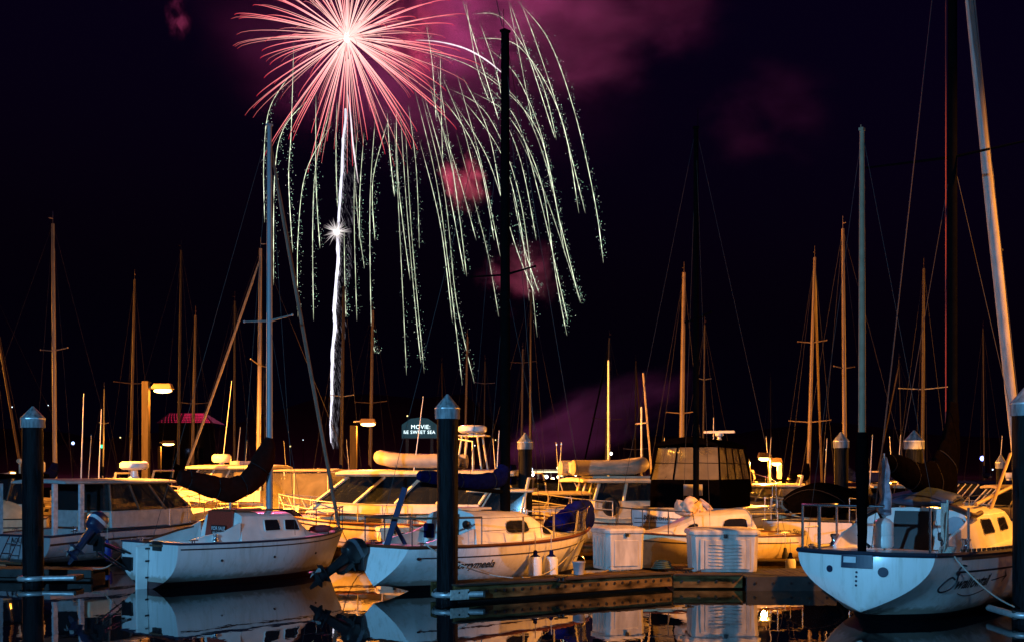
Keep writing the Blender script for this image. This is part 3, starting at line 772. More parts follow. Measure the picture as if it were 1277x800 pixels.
# ------------------------------------------------------------------ B: small sailboat for sale
def boat_sale():
    a = R(50); X, Y = PX(183, 25.3), 25.3; P = At(X, Y, a)
    t = thing('sailboat', 'small white sailboat with red boot stripe, maroon sail cover and for-sale sign', 'sailboat', (X, Y, 0), a)
    H = Hull(5.85, 1.14, 1.24, 1.03, 1.0, 1.12, .3, -.06, .55, .06, 3.6, 3.0, 1.25)
    build_hull(t, H, hw1, white, (1 / 28 * 2, 1 / 28 * 9), .62, .45, stripe=((-.13, -.10, .12, 5.65),), strm=black, rubm=mat('dark_rub_strip', (.02, .025, .05), .5), rub=.026)
    zb = lambda x: H.sheer(x / H.L) + .02
    T = Trunk(1.95, 4.5, .86, .62, .60, .52, zb, .80, .75, .12); T.build(t, white)
    T.window(t, 2.72, 3.22, .32, .80, .05, fm=white); T.window(t, 3.36, 3.86, .32, .78, .10, fm=white)
    T.window(t, 2.72, 3.22, .32, .80, .05, 1, fm=white); T.window(t, 3.36, 3.86, .32, .78, .10, 1, fm=white)
    # mahogany companionway boards and hatch, with the notice
    z0 = zb(1.95) - .18
    hb = MB().slab([(1.94, -.50, z0), (1.94, .60, z0), (2.04, .54, z0 + .86), (2.04, -.44, z0 + .86)], (-.03, 0, 0)).build('companionway_board', mat('red_mahogany_board', (.40, .045, .026), .4, var=.4, scale=5, stretch=(1, 8, 8)), t, 0, bevel=.006)
    sg = thing('notice_board', 'white lettered for-sale notice fixed to the mahogany companionway', 'sign', (0, 0, 0)); sg.parent = None
    q = V((X, Y, 0)); M = Matrix.Rotation(a, 4, 'Z'); sg.location = q + (M @ V((1.90, -.02, z0 + .20))); sg.rotation_euler = (0, 0, a)
    tw = mat('white_sign_paint', (.8, .8, .8), .5)
    MB().box((0, 0, .14), (.012, .56, .36)).build('panel', mat('dark_red_panel', (.05, .008, .008), .5), sg, 0, bevel=.003)
    ln = 0
    for body, sz, zz in (('FOR SALE', .125, .20), ('BY OWNER', .085, .105), ('360 0162', .09, .01)):
        vs, fs = text_pts(body, sz); wdt = max(v.x for v in vs)
        MB().add([V((-.008, wdt / 2 - v.x, zz + v.y)) for v in vs], fs).build('lettering', tw, sg, 0)
    MB().box((2.40, 0, zb(2.3) + .69), (.85, .74, .05)).build('sliding_hatch', wood, t, 0, bevel=.015)
    for sd in (-1, 1): MB().box((2.8, sd * .42, zb(2.8) + .68), (1.4, .05, .05)).build('grab_rail', teak, t, 0, bevel=.012)
    # coamings taper aft from the cabin
    for sd in (-1, 1):
        MB().loft([[V((x, sd * (y0 + dy), zb(x) + z)) for dy, z in ((0, -.05), (.05, -.05), (.05, hgt), (0, hgt))] for x, y0, hgt in ((.62, .70, .04), (1.0, .72, .14), (1.5, .75, .22), (1.96, .77, .42))]).build('coaming', white, t, 30, bevel=.012)
    MB().slab([(3.95, -.28, zb(4.0) + .60), (4.25, -.24, zb(4.2) + .44), (4.25, .24, zb(4.2) + .44), (3.95, .28, zb(4.0) + .60)], (0, 0, .035)).build('fore_hatch', darkwin, t, 0)
    for x, y in ((1.25, -.82), (1.25, .82)): winch(t, (x, y, zb(x) + .01))
    # rudder, tiller, motor well
    rd = MB().slab([(-.03, -.03, -.5), (-.28, -.03, -.45), (-.26, -.03, .95), (.04, -.03, 1.02)], (0, .06, 0)).build('rudder', white, t, 0, bevel=.01)
    MB().tube([(-.1, 0, 1.05), (.3, 0, 1.16), (.75, -.05, 1.28), (1.15, -.12, 1.36)], [.03, .028, .024, .018], 8).build('tiller', wood, rd)
    gd = MB()
    for z in (.25, .62, .9): gd.box((.0, 0, z), (.12, .1, .04))
    gd.build('gudgeon', black, rd, 0)
    MB().box((.05, -.35, .97), (.06, .34, .22)).build('motor_cutout', black, t, 0, bevel=.01)
    MB().box((.02, -.35, .98), (.1, .40, .05)).build('cutout_rim', teak, t, 0, bevel=.01)
    ob = outboard(t, (-.82, 1.0, 1.22), 1.0, R(40), R(6), mat('blue_cowl_paint', (.012, .018, .05), .35, coat=.3), mat('pale_cowl_band', (.5, .54, .58), .35), name='outboard_motor')
    br = MB()
    for y in (.80, 1.06): br.bar((.02, y - .1, .35), (-.60, y, .78), .022); br.bar((.02, y - .1, .75), (-.60, y, 1.02), .022); br.bar((-.60, y, .70), (-.62, y, 1.16), .022)
    br.box((-.62, .95, 1.0), (.06, .40, .34)); br.box((.0, .80, .52), (.04, .4, .30)); br.build('motor_bracket', black, t, 0)
    # rig
    mx, mz = P.x(336), 0; zt = PZ(157, P.d(mx))
    zs = PZ(400, P.d(mx))
    bowp = V((5.7, 0, 1.16)); top = V((mx, 0, zt))
    st = [((mx, 0, zt), (.15, 0, 1.1), .006)] + [((mx, 0, zt - .2), (mx - .1, sd * 1.12, 1.1), .006) for sd in (-1, 1)] + [((mx, 0, zs), (mx + .25, sd * 1.08, 1.1), .005) for sd in (-1, 1)]
    grey = mat('blue_grey_spar', (.27, .27, .29), .5, .1, var=.1, scale=2)
    mast_parts(t, mx, 0, zb(mx) + .5, zt, .085, grey, ((zs, .95, .05, alum),), st, vane=.05)
    pts = sag(top - V((0, 0, .3)), bowp, .1, 12)
    MB().tube(pts, [.03, .035] + [.05] * 9 + [.055, .03], 8).build('furled_jib', mat('brown_furled_sail', (.16, .11, .08), .85, var=.3, scale=12, stretch=(1, 1, .4)), t)
    xe = P.x(224); rows = []
    for px, py, hw_, hh in ((222, 594, .10, .17), (238, 598, .15, .24), (262, 606, .16, .27), (288, 611, .16, .29), (306, 604, .17, .30), (320, 590, .18, .34), (329, 572, .17, .30), (334, 556, .14, .24), (336, 545, .09, .10)):
        x, z = P.xz(px, py); rows.append((x, 0, z, hw_, hh))
    sail_cover(t, rows, maroon)
    xg, zg = P.xz(287, 625); MB().bar((xg, 0, zg + .1), (xg, 0, zb(xg) + .5), .03).build('boom_prop', alum, t)
    # rails, cleats
    rl = MB()
    for sd in (-1, 1):
        b0, b1, b2 = H.edge(.80, sd, 0, .06), H.edge(.90, sd, 0, .05), H.edge(.985, sd, 0, .02)
        rl.tube([b0, b0 + V((.12, 0, .48)), b0 + V((.25, 0, .55)), b1 + V((.0, 0, .56)), b2 + V((-.02, 0, .58)), V((5.84, 0, H.fb + .60))], .013, 7); rl.bar(b1, b1 + V((0, 0, .56)), .012); rl.bar(b2, b2 + V((0, 0, .58)), .012)
    rl.build('pulpit', mat('dark_tube', (.08, .07, .06), .35, .8), t, 60)
    sh = MB()
    for i in range(5): p = H.edge(.86 + .022 * i, -1, .02, .03); sh.tube([p + V((-.05, 0, 0)), p + V((0, 0, .06)), p + V((.05, 0, 0))], .01, 5)
    sh.build('toe_rail', teak, t)
    M_ = Matrix.Translation((X, Y, 0)) @ Matrix.Rotation(a, 4, 'Z')
    for lab, p0, p1, dr in (('bow line sagging from the for-sale sailboat to the dock behind', M_ @ H.edge(.95, -1, .05), (PX(455, 33), 33.4, .38), .35), ('stern line from the for-sale sailboat to the low dark dock', M_ @ H.edge(.05, 1, .05), (PX(112, 27), 27.2, .30), .25)):
        tag(MB().tube(sag(p0, p1, dr, 12), .013, 6).build('mooring_line', rope, None, 60), lab, 'rope')
    for tt in (.2, .45, .7): MB().lathe(H.at(tt * H.L, .62, -1, .002), [(.03, -.01), (.03, .012), (.0, .014)], 10, 'y').build('through_hull', black, t, 40)
    cleats(t, H, (.08, .93))
    fp = MB(); fp.ball((4.95, -.15, zb(4.9) + .08), (.35, .22, .10)); fp.build('red_cushion', mat('red_cloth', (.35, .05, .06), .8, bump=.3), t)
boat_sale()

# ------------------------------------------------------------------ E: sloop lettered Corrymeela
def boat_corry():
    a = R(47); X, Y = PX(466, 24.0), 24.0; P = At(X, Y, a)
    t = thing('sailboat', 'white sloop lettered Corrymeela with black mast and blue covered sails', 'sailboat', (X, Y, 0), a)
    H = Hull(7.3, .80, 1.32, 1.02, 1.0, 1.17, .35, .18, .75, .28, 1.75, 2.3, 1.2)
    build_hull(t, H, hwE, white, (3 / 28, 8 / 28), .58, .4, stripe=((-.245, -.215, .55, 7.0),), strm=mat('brown_stripe', (.05, .025, .03), .5), rubm=wood, rub=.04)
    dm = mat('dark_script_paint', (.012, .010, .016), .5)
    hull_text(t, H, 'Corrymeela', .235, hull_x(X, Y, a, H, 561, .56), .52, dm, shear=.25, space=.98, bold=.004)
    for sd in (-1, 1): MB().ball(H.at(.55, .78, sd, .01), (.07, .02, .035)).build('stripe_end', dm, t)
    zb = lambda x: H.sheer(x / H.L) + .02
    T = Trunk(2.2, 5.9, .92, .52, .66, .50, zb, .80, 1.5, .10); T.build(t, white)
    for sd in (-1, 1):
        T.window(t, 3.35, 4.25, .28, .78, .10, sd, inset=.22); T.window(t, 4.75, 5.15, .2, .8, .12, sd, inset=.25)
    z0 = zb(2.2) - .2
    MB().slab([(2.19, -.34, z0), (2.19, .34, z0), (2.27, .30, z0 + .85), (2.27, -.30, z0 + .85)], (-.025, 0, 0)).build('companionway_board', mat('dark_wash_board', (.03, .018, .016), .5), t, 0, bevel=.006)
    MB().box((2.75, 0, zb(2.7) + .76), (1.0, .74, .05)).build('sliding_hatch', offwh, t, 0, bevel=.015)
    for y, z in ((-.62, .42), (-.62, .16)): MB().lathe((2.16, y, zb(2.2) + z), [(.09, -.03), (.10, 0), (.085, .04), (.0, .045)], 14, 'x').build('instrument', black, t)
    MB().box((2.14, .58, zb(2.2) + .25), (.08, .3, .34)).build('rope_bag', navy, t, 0, bevel=.03)
    for sd in (-1, 1):
        MB().loft([[V((x, sd * (y0 + dy), zb(x) + z)) for dy, z in ((0, -.05), (.06, -.05), (.06, hg), (0, hg))] for x, y0, hg in ((.8, .60, .03), (1.2, .70, .14), (1.8, .78, .22), (2.19, .80, .34))]).build('coaming', white, t, 30, bevel=.012)
        winch(t, (1.55, sd * .86, zb(1.5) + .02), 1.2)
    MB().box((4.95, 0, zb(5) + .50), (.5, .5, .04)).build('fore_hatch', darkwin, t, 0, bevel=.01)
    # boom crutch, stern rail
    bc = MB()
    x1, zz1 = P.xz(482, 680); x2, zz2 = P.xz(505, 608)
    bc.tube([(x1, 0, zz1), (x2, 0, zz2)], .085, 4); x3, z3 = P.xz(510, 680); x4, z4 = P.xz(494, 650)
    MB().tube([(x3, .1, z3), (x4, .1, z4)], .055, 4).build('crutch_brace', mat('blue_crutch_paint', (.012, .016, .07), .6), t, 30)
    bc.build('boom_crutch', MT['blue_crutch_paint'], t, 30)
    rl = MB()
    for sd in (-1, 1):
        for tt in (.02, .14, .28): p = H.edge(tt, sd, 0, .07); rl.bar(p, p + V((0, 0, .62)), .014)
    tp = [H.edge(.28, -1, .62, .07), H.edge(.14, -1, .62, .07), H.edge(.02, -1, .62, .07), H.edge(.0, 0, .62, 0) + V((-.06, 0, 0)), H.edge(.02, 1, .62, .07), H.edge(.14, 1, .62, .07), H.edge(.28, 1, .62, .07)]
    rl.build('stanchion', steel, t)
    MB().tube(tp, .024, 7).build('stern_rail', teak, t, 60)
    for tt in (.46, .62, .78):
        for sd in (-1, 1): p = H.edge(tt, sd, 0, .06); MB().bar(p, p + V((.04 * (tt > .7) * 3, 0, .60)), .022).build('stanchion', alum, t)
    ll = MB()
    for sd in (-1, 1):
        for z in (.32, .60): ll.tube([H.edge(tt, sd, z, .06) for tt in (.28, .46, .62, .78, .93)], .006, 4)
    ll.build('lifeline', wire, t)
    pb = MB()
    for sd in (-1, 1):
        p0, p1 = H.edge(.88, sd, 0, .05), H.edge(.965, sd, 0, .03)
        pb.tube([p0, p0 + V((.15, 0, .58)), p1 + V((.1, 0, .62)), V((7.35, 0, H.fb + .62))], .014, 7); pb.bar(p1, p1 + V((.1, 0, .62)), .014)
    pb.build('pulpit', steel, t, 60)
    # netting at the bow, bagged genoa
    nb = MB()
    for i in range(9): p = H.edge(.80 + .018 * i, -1, .03, .05); q = H.edge(.81 + .018 * (i + .6), -1, .55, .05); nb.bar(p, q, .004, 4); nb.bar(H.edge(.80 + .018 * (i + 1), -1, .03, .05), H.edge(.80 + .018 * i, -1, .55, .05), .004, 4)
    nb.build('netting', rope, t)
    rows = []
    for px, py, hw_, hh in ((684, 655, .16, .10), (692, 651, .34, .22), (704, 649, .40, .28), (716, 645, .38, .38), (726, 640, .28, .46), (733, 646, .16, .38), (739, 653, .06, .14)):
        x, z = P.xz(px, py); rows.append((x, 0, z, hw_, hh))
    sail_cover(t, rows, mat('blue_sailbag', (.003, .006, .13), .8, spec=.05, var=.35, scale=7, bump=.4), 'sail_bag', wrk=.05)
    # rig
    mx = P.x(630); dz = P.d(mx); zt = PZ(40, dz)
    stays = [((mx, 0, zt), (7.2, 0, 1.25), .009), ((mx, 0, zt), (.1, 0, 1.1), .007)] + [((mx, 0, zt - .2), (mx - .1, sd * 1.25, 1.1), .008) for sd in (-1, 1)] + [((mx, 0, 7.3), (mx + .5, sd * 1.2, 1.1), .006) for sd in (-1, 1)]
    mast_parts(t, mx, 0, zb(mx) + .4, zt, .125, blackspar, ((7.35, 1.05, .1, blackspar),), stays, taper=.8)
    ins = MB(); ins.tube([(mx - .1, 0, zt + .1), (mx - .35, .1, zt + 1.15)], .01, 5); ins.tube([(mx - .35, .1, zt + 1.15), (mx + .3, -.2, zt + 1.35)], .014, 5); ins.ball((mx - .38, .1, zt + 1.15), (.12, .03, .06)); ins.build('wind_vane', black, t)
    rows = []
    for px, py, hw_, hh in ((521, 592, .08, .10), (535, 594, .13, .15), (562, 598, .15, .18), (595, 600, .15, .19), (618, 598, .15, .21), (626, 592, .14, .24), (629, 580, .12, .2)):
        x, z = P.xz(px, py); rows.append((x, 0, z, hw_, hh))
    sail_cover(t, rows, navy)
    xb, zb_ = P.xz(525, 606); MB().bar((xb, 0, zb_ + .05), (mx, 0, P.xz(629, 613)[1]), .05).build('boom', blackspar, t)
    outboard(t, (-.40, .55, .70), 1.15, R(58), R(-4), black, mat('grey_band', (.10, .11, .13), .3), name='outboard_motor')
    pr = MB(); pr.box((-.14, .52, .74), (.22, .26, .16)); pr.box((.0, .52, .66), (.05, .34, .34))
    pr.build('motor_bracket', black, t, 0, bevel=.02)
    cleats(t, H, (.06, .9))
    # fenders and lines hang from it
    M = Matrix.Translation((X, Y, 0)) @ Matrix.Rotation(a, 4, 'Z')
    for x, lab, L in ((3.55, 'long white fender with navy ends, left of the pair on the sloop side', .62), (4.15, 'white fender with navy ends, right of the pair on the sloop side', .58)):
        p = M @ (H.edge(x / H.L, -1, -.88, -.14)); fender(None, p, L, .155, lab)
    def line(lab, a_, b_, dr, r=.013):
        o = MB().tube(sag(a_, b_, dr, 14), r, 6).build('mooring_line', rope, None, 60); tag(o, lab, 'rope')
    line('pale stern mooring line crossing the lettered sloop side to the dock', M @ H.edge(.06, -1, .06), (PX(640, 23.5), 23.6, .4), .15)
    line('bow mooring line drooping from the lettered sloop to the finger dock', M @ H.edge(.93, -1, .05), (PX(652, 23.6), 23.7, .4), .35)
boat_corry()

# ------------------------------------------------------------------ K: big yacht lettered Swallowtail
def boat_swallow():
    a = R(51); X, Y = PX(1073, 19.1), 19.1; P = At(X, Y, a)
    t = thing('sailboat', 'big white yacht lettered Swallowtail with steel stern rail and shrouded mizzen', 'sailboat', (X, Y, 0), a)
    H = Hull(10.3, 1.20, 1.66, 1.24, 1.18, 1.5, .4, .24, 1.0, .16, 2.15, 2.6, 1.15, ks=.16, bulge=.30)
    build_hull(t, H, hwK, white, (4 / 28, 8 / 28), .60, .5, stripe=((-.31, -.275, .95, 9.8),), strm=mat('dark_stripe_paint', (.012, .012, .018), .5), rubm=mat('dark_blue_toe_rail', (.012, .018, .035), .5), rub=.045, n=28)
    dm = MT['dark_script_paint']
    for sd in (-1, 1): MB().ball(H.at(.97, .91, sd, .01), (.10, .02, .045)).build('stripe_end', dm, t)
    # perforated toe rail and wooden strake
    tr = MB()
    for i in range(44):
        p = H.edge(.10 + .02 * i, -1, .07, .03); tr.box(p, (.12, .03, .05), -.1)
    tr.build('toe_rail', teak, t)
    st = MB()
    for sd in (-1, 1): st.grid([[H.at(x, H.sheer(x / H.L) + dz, sd, .012) for dz in (-.09, -.02)] for x in [lerp(1.0, 10, i / 40) for i in range(41)]])
    st.build('wooden_strake', teak, t)
    # lettering: looped S, letters, tail and flourish
    sx = hull_x(X, Y, a, H, 1174, .7) - 2.14
    hull_text(t, H, 'wallowtail', .28, 2.47 + sx, .63, dm, shear=.3, space=1.0, bold=.007)
    def stroke(pts, r):
        m = MB(); q = []
        for i in range(len(pts) - 1):
            p0, p1, p2, p3 = [V((*pts[max(0, min(len(pts) - 1, i + k))], 0)) for k in (-1, 0, 1, 2)]
            for j in range(5):
                u = j / 5; q.append(.5 * ((2 * p1) + (-p0 + p2) * u + (2 * p0 - 5 * p1 + 4 * p2 - p3) * u * u + (-p0 + 3 * p1 - 3 * p2 + p3) * u ** 3))
        q.append(V((*pts[-1], 0)))
        m.tube([H.at(p.x + sx, p.y, -1, .004) for p in q], r, 5); return m
    m = MB()
    for pts, r in (([(2.62, 1.02), (2.50, 1.03), (2.40, .96), (2.42, .86), (2.46, .74), (2.40, .62), (2.26, .58), (2.14, .64), (2.14, .76), (2.26, .84), (2.38, .80)], .017),
                   ([(2.7, .53), (2.9, .48), (3.15, .47), (3.4, .50), (3.6, .54)], .009), ([(3.75, .70), (3.95, .71), (4.2, .73), (4.35, .74)], .010)):
        q = stroke(pts, r); m.add(q.v, q.f)
    m.add([H.at(x + sx, z, -1, .01) for x, z in ((4.26, .86), (4.40, .74), (4.24, .62), (4.32, .74))], [[0, 3, 1], [1, 3, 2]])
    m.build('name_flourish', dm, t, 60)
    # transom fittings; the transom plane runs from the bottom tip to the deck edge
    def TP(y, z, off=0):
        u = (z - H.keel(0)) / (H.sheer(0) - H.keel(0)); bb = H.half(0) * (1 - (1 - u) ** H.p(0)); return V((H.pt(0, u).x - off - H.bulge * max(0, 1 - (y / max(.05, bb)) ** 2) * bb / H.bs, y, z))
    bl = mat('blue_black_patch', (.01, .02, .05), .45)
    nt_ = MB(); ys_ = [lerp(-.27, .27, i / 8) for i in range(9)]
    nt_.grid([[TP(y, z, o_) for y in ys_] for z, o_ in ((1.20, .0), (1.20, .03), (1.00 , .03), (1.00, .0))]); nt_.grid([[TP(ys_[k], 1.20, o_) for o_ in (0, .03)] + [TP(ys_[k], 1.0, o_) for o_ in (.03, 0)] for k in (0,)] * 2)
    nt_.grid([[TP(y, 1.23, o_) for y in ys_] for o_ in (.03, -.25)]); nt_.grid([[TP(y, z, .03) for y in ys_] for z in (1.20, 1.23)])
    nt_.build('transom_notch', bl, t, 0)
    MB().slab([TP(.0, 1.19, .045), TP(.0, 1.09, .045), TP(.22, 1.09, .045), TP(.22, 1.19, .045)], (-.006, 0, 0)).build('number_plate', mat('pale_plate', (.55, .58, .6), .4), t, 0)
    def disc(y, z, r, nm, off=.006):
        MB().slab([TP(y + r * math.cos(k * .35), z + r * math.sin(k * .35), off) for k in range(18)], (-.006, 0, 0)).build(nm, bl, t, 0)
    disc(.50, .96, .06, 'vent'); disc(-.44, .95, .085, 'exhaust_port')
    for i in range(4): disc(.0 + .005 * i, .93 - i * .075, .02, 'drain')
    # stern rail
    rl = MB(); h = .80
    for sd, tt in ((1, .0), (1, .12), (-1, .0), (-1, .13), (1, .24)):
        p = H.edge(tt, sd, 0, .08); rl.bar(p, p + V((0, 0, h)), .024)
    for y in (.80,): p = H.edge(0, 1) ; rl.bar(V((p.x, y, 1.24)), V((p.x, y, 1.24 + h)), .024)
    rl.build('stanchion', steel, t)
    rr = MB()
    e = [H.edge(.24, 1, h, .08), H.edge(.12, 1, h, .08), H.edge(0, 1, h, .08), V((H.rs, 0, 1.24 + h))]
    rr.tube(e + [V((H.rs, -.35, 1.24 + h))], .026, 8)
    rr.tube([H.edge(.12, 1, h * .5, .08), H.edge(0, 1, h * .5, .08)], .014, 6)
    rr.build('stern_rail', steel, t, 60)
    # shrouded mizzen on the stern deck
    mxp = P.x(1075); zt = PZ(163, P.d(mxp))
    mast_parts(t, mxp, 0, 3.2, zt, .062, mat('grey_brown_spar', (.30, .19, .12), .6, var=.2, spec=.1), (), [((mxp, 0, zt), (.5, sd * 1.2, 1.3), .004) for sd in (-1, 1)], name='mizzen_mast', vane=.05)
    rows = [(mxp + (.02 if i % 2 else -.01), 0, z, r, r * 1.05) for i, (z, r) in enumerate(((1.24, .07), (1.6, .08), (2.0, .085), (2.4, .10), (2.8, .11), (3.15, .10), (3.3, .075)))]
    cv = MB().loft([[V((x + hw_ * math.cos(k * math.pi / 6) * (1 + .15 * math.sin(k * 3 + z * 4)), hh * math.sin(k * math.pi / 6), z)) for k in range(12)] for x, y, z, hw_, hh in rows]); cv.build('mizzen_cover', blkcanvas, t, 60)
    # flagstaff with furled flag, gas bottle, hanging rope
    xf = P.x(1103, -.12)
    MB().tube([(xf, -.12, 1.24), (xf - .02, -.12, 2.95)], .018, 7).build('flagstaff', alum, t)
    fl = MB(); rnd = random.Random(4); rows = []
    for i, z in enumerate([2.90, 2.8, 2.65, 2.5, 2.35, 2.2, 2.05, 1.95, 1.85]):
        r0 = (.04, .06, .08, .08, .10, .09, .11, .13, .10)[i]
        rows.append([V((xf + .02 * math.sin(i * 1.7) + r0 * math.cos(k * math.pi / 7) * (1 + .35 * math.sin(k * 2.3 + i)), -.13 + .03 * math.sin(i * 2.1) + r0 * math.sin(k * math.pi / 7) * (1 + .35 * math.cos(k * 3.1)), z)) for k in range(14)])
    fl.loft(rows).build('furled_flag', mat('grey_blue_flag', (.28, .31, .38), .85, var=.5, scale=10), t, 70, subd=1)
    gb = MB().lathe((xf, -.10, 1.30), [(.14, 0), (.17, .03), (.172, .05), (.172, .20), (.166, .21), (.172, .22), (.172, .40), (.165, .44), (.10, .50), (.05, .52), (.05, .58)], 20)
    gb.build('gas_bottle', white, t, 40)
    MB().tube([(xf - .05, .12, 1.3), (xf - .1, .3, 1.5), (xf, .2, 1.85), (xf, .0, 1.95), (xf - .03, -.1, 1.8)], .035, 7).build('hose', black, t)
    rp = MB(); p0 = H.edge(.06, -1, .85, .1)
    for k in range(5): rp.tube([p0 + V((.02 * k, .03 * k, .02)), p0 + V((.05 * k - .1, .04 * k - .02, -.25)), p0 + V((.04 * k - .08, .03 * k, -.55)), p0 + V((.09 * k - .18, .02, -.83))], .016, 5)
    rp.bar(p0 + V((0, 0, -.83)), p0 + V((0, 0, .08)), .02); rp.build('hanging_rope', rope, t, 60)
    cp = MB(); q = H.edge(.07, -1, .03, .14)
    for k in range(4): cp.tube([q + V((.14 * math.cos(u + k) + .03 * k - .1, .12 * math.sin(u + k), .02 + .025 * k)) for u in [i * .5 for i in range(13)]], .016, 5)
    cp.build('rope_coil', rope, t, 60)
    # cabin with dodger lip and blue bundle
    zb = lambda x: H.sheer(x / H.L) + .03
    T = Trunk(2.45, 8.0, 1.12, .6, .66, .55, zb, .80, 1.6, .22); T.build(t, white)
    T.window(t, 3.75, 4.75, .34, .80, .12, fm=steel); T.window(t, 5.3, 6.1, .34, .78, .1, fm=steel)
    T.window(t, 3.75, 4.75, .34, .80, .12, 1, fm=steel)
    z0 = zb(2.45) - .35
    MB().slab([(2.40, -.40, z0), (2.40, .40, z0), (2.62, .36, z0 + 1.02), (2.62, -.36, z0 + 1.02)], (-.03, 0, 0)).build('companionway', black, t, 0)
    MB().lathe((2.53, -.78, zb(2.5) + .42), [(.17, .0), (.17, -.03), (.0, -.035)], 18, 'x').build('compass', mat('grey_dial', (.25, .28, .32), .4), t, 40)
    ds = MB()
    for y in (-.62,): ds.box((2.36, y, zb(2.4) + .22), (.14, .18, .16)); ds.box((2.3, y - .1, zb(2.4) + .1), (.18, .22, .12))
    ds.build('sheet_winch', black, t, 0, bevel=.03)
    lip = []
    for f in [i / 12 for i in range(13)]:
        y = lerp(-1.05, 1.0, f); lip.append((2.52 + .28 * (1 - (2 * f - 1) ** 2), y, zb(2.6) + .62 + .22 * (1 - (2 * f - 1) ** 2)))
    MB().tube(lip + [], .055, 8).build('dodger_edge', mat('brown_dodger_trim', (.035, .014, .010), .6), t, 60)
    MB().tube([(2.50, -1.02, zb(2.6) + .64), (3.0, -1.0, zb(3) + .60), (3.6, -.92, zb(3.6) + .64)], .05, 8).build('dodger_edge', MT['brown_dodger_trim'], t, 60)
    rows = [(x, y, zb(3) + z, hw_, hh) for x, y, z, hw_, hh in ((2.35, .0, .84, .1, .06), (2.55, -.05, .88, .62, .12), (2.8, -.1, .94, .74, .17), (3.1, -.1, .92, .70, .16), (3.4, -.1, .84, .5, .12), (3.6, 0, .78, .2, .05))]
    sail_cover(t, rows, mat('blue_tarp', (.012, .028, .060), .6, var=.4, scale=6, bump=.5), 'canvas_bundle', wrk=.06)
    for sd in (-1, 1):
        MB().loft([[V((x, sd * (y0 + dy), zb(x) + z)) for dy, z in ((0, -.05), (.09, -.05), (.07, hg), (.02, hg))] for x, y0, hg in ((1.2, .92, .05), (1.6, .94, .26), (2.2, .95, .40), (2.5, .98, .55))]).build('coaming', white, t, 30, bevel=.015)
    for sd in (-1, 1): winch(t, (1.75, sd * 1.2, zb(1.7)), 1.4)
    # lifelines forward, shroud tubes
    for tt, hh in ((.36, .75), (.52, .72), (.68, .72), (.84, .72)):
        for sd in (-1, 1): p = H.edge(tt, sd, 0, .08); MB().bar(p, p + V((0, 0, hh)), .018).build('stanchion', steel, t)
    ll = MB()
    for sd in (-1, 1):
        for z in (.38, .70): ll.tube([H.edge(tt, sd, z, .08) for tt in (.36, .52, .68, .84, .97)], .007, 4)
    ll.build('lifeline', wire, t)
    # rig
    mx = P.x(1188); zt = 16.0; zs = PZ(196, P.d(mx))
    stays = [((mx, 0, zt), (mx - .2, sd * 1.6, 1.25), .007) for sd in (-1, 1)] + [((mx, 0, zs), (mx + .5, sd * 1.55, 1.25), .006) for sd in (-1, 1)] + [((mx, 0, zt), (.5, 0, 1.3), .007)]
    mast_parts(t, mx, 0, zb(mx) + .5, zt, .092, blackspar, ((zs, 1.75, .1, blackspar),), stays, taper=.9)
    MB().tube([(mx - .18, .08, 3), (mx - .18, .08, 9), (mx - .16, .08, 15.8)], .012, 5).build('halyard', mat('dark_red_line', (.25, .02, .02), .7), t)
    bowp = V((10.15, 0, H.fb + .05)); top = V((mx + .05, 0, zt - .2))
    pts = sag(bowp, top, .35, 18)
    MB().tube(pts, [.05, .10] + [.125] * 3 + [.12] * 6 + [.105] * 6 + [.06, .03], 10).build('furled_genoa', mat('white_furled_sail', (.40, .37, .35), .75, var=.25, scale=5, stretch=(1, 1, .25), bump=.15), t, 70)
    bd = MB()
    for f in (.06, .10, .16, .42): p = pts[1].lerp(pts[17], f); bd.tube([p - V((0, 0, .02)), p + V((0, 0, .02))], .135, 10)
    bd.build('sail_tie', black, t)
    rows = []
    for px, py, hw_, hh in ((1103, 574, .08, .10), (1112, 578, .14, .19), (1130, 588, .18, .28), (1150, 598, .20, .34), (1166, 600, .22, .44), (1177, 588, .22, .52), (1184, 560, .18, .42), (1187, 525, .14, .25), (1188, 500, .11, .1)):
        x, z = P.xz(px, py); rows.append((x, 0, z, hw_, hh))
    sail_cover(t, rows, blkcanvas)
    bo = MB()
    xb, zz = P.xz(1222, 634); q = V((5.0, -.4, zb(5) + .75)); bo.tube([q, (8.3, -.2, zb(8) + .95)], .04, 7); bo.tube([(5.6, -.5, zb(5) + .55), (8.6, -.1, zb(8) + 1.7)], .035, 7)
    bo.build('whisker_pole', tanspar, t)
    MB().tube([(9.9, 0, 1.5), (9.9, .0, 1.75), (9.9, 0, 1.95)], [.09, .11, .06], 12).build('furler_drum', black, t)
    cleats(t, H, (.05, .92))
    M = Matrix.Translation((X, Y, 0)) @ Matrix.Rotation(a, 4, 'Z')
    o = MB().tube(sag(M @ H.edge(.05, -1, .06), (PX(1268, 19.0), 19.1, .33), .12, 14), .016, 6).build('mooring_line', rope, None, 60); tag(o, 'pale mooring line slanting down across the side lettered Swallowtail', 'rope')
boat_swallow()

def boat_shade_blocker():  # added unseen cruiser, sized to keep sodium light off the big yacht's hull
    a = R(51); X, Y = 9.9, 15.9
    t = thing('cabin_cruiser', 'added unseen white cruiser right of the frame, placed to shade the big yacht', 'motorboat', (X, Y, 0), a)
    H = Hull(8.0, 1.3, 1.5, 1.1, 1.1, 1.5, .35, -.1, .8, 0, 3, 3, 1)
    build_hull(t, H, hgr, white, None)
    deckhouse(t, .6, 6.0, 1.35, 1.0, 2.3, .95, .5, white)
boat_shade_blocker()

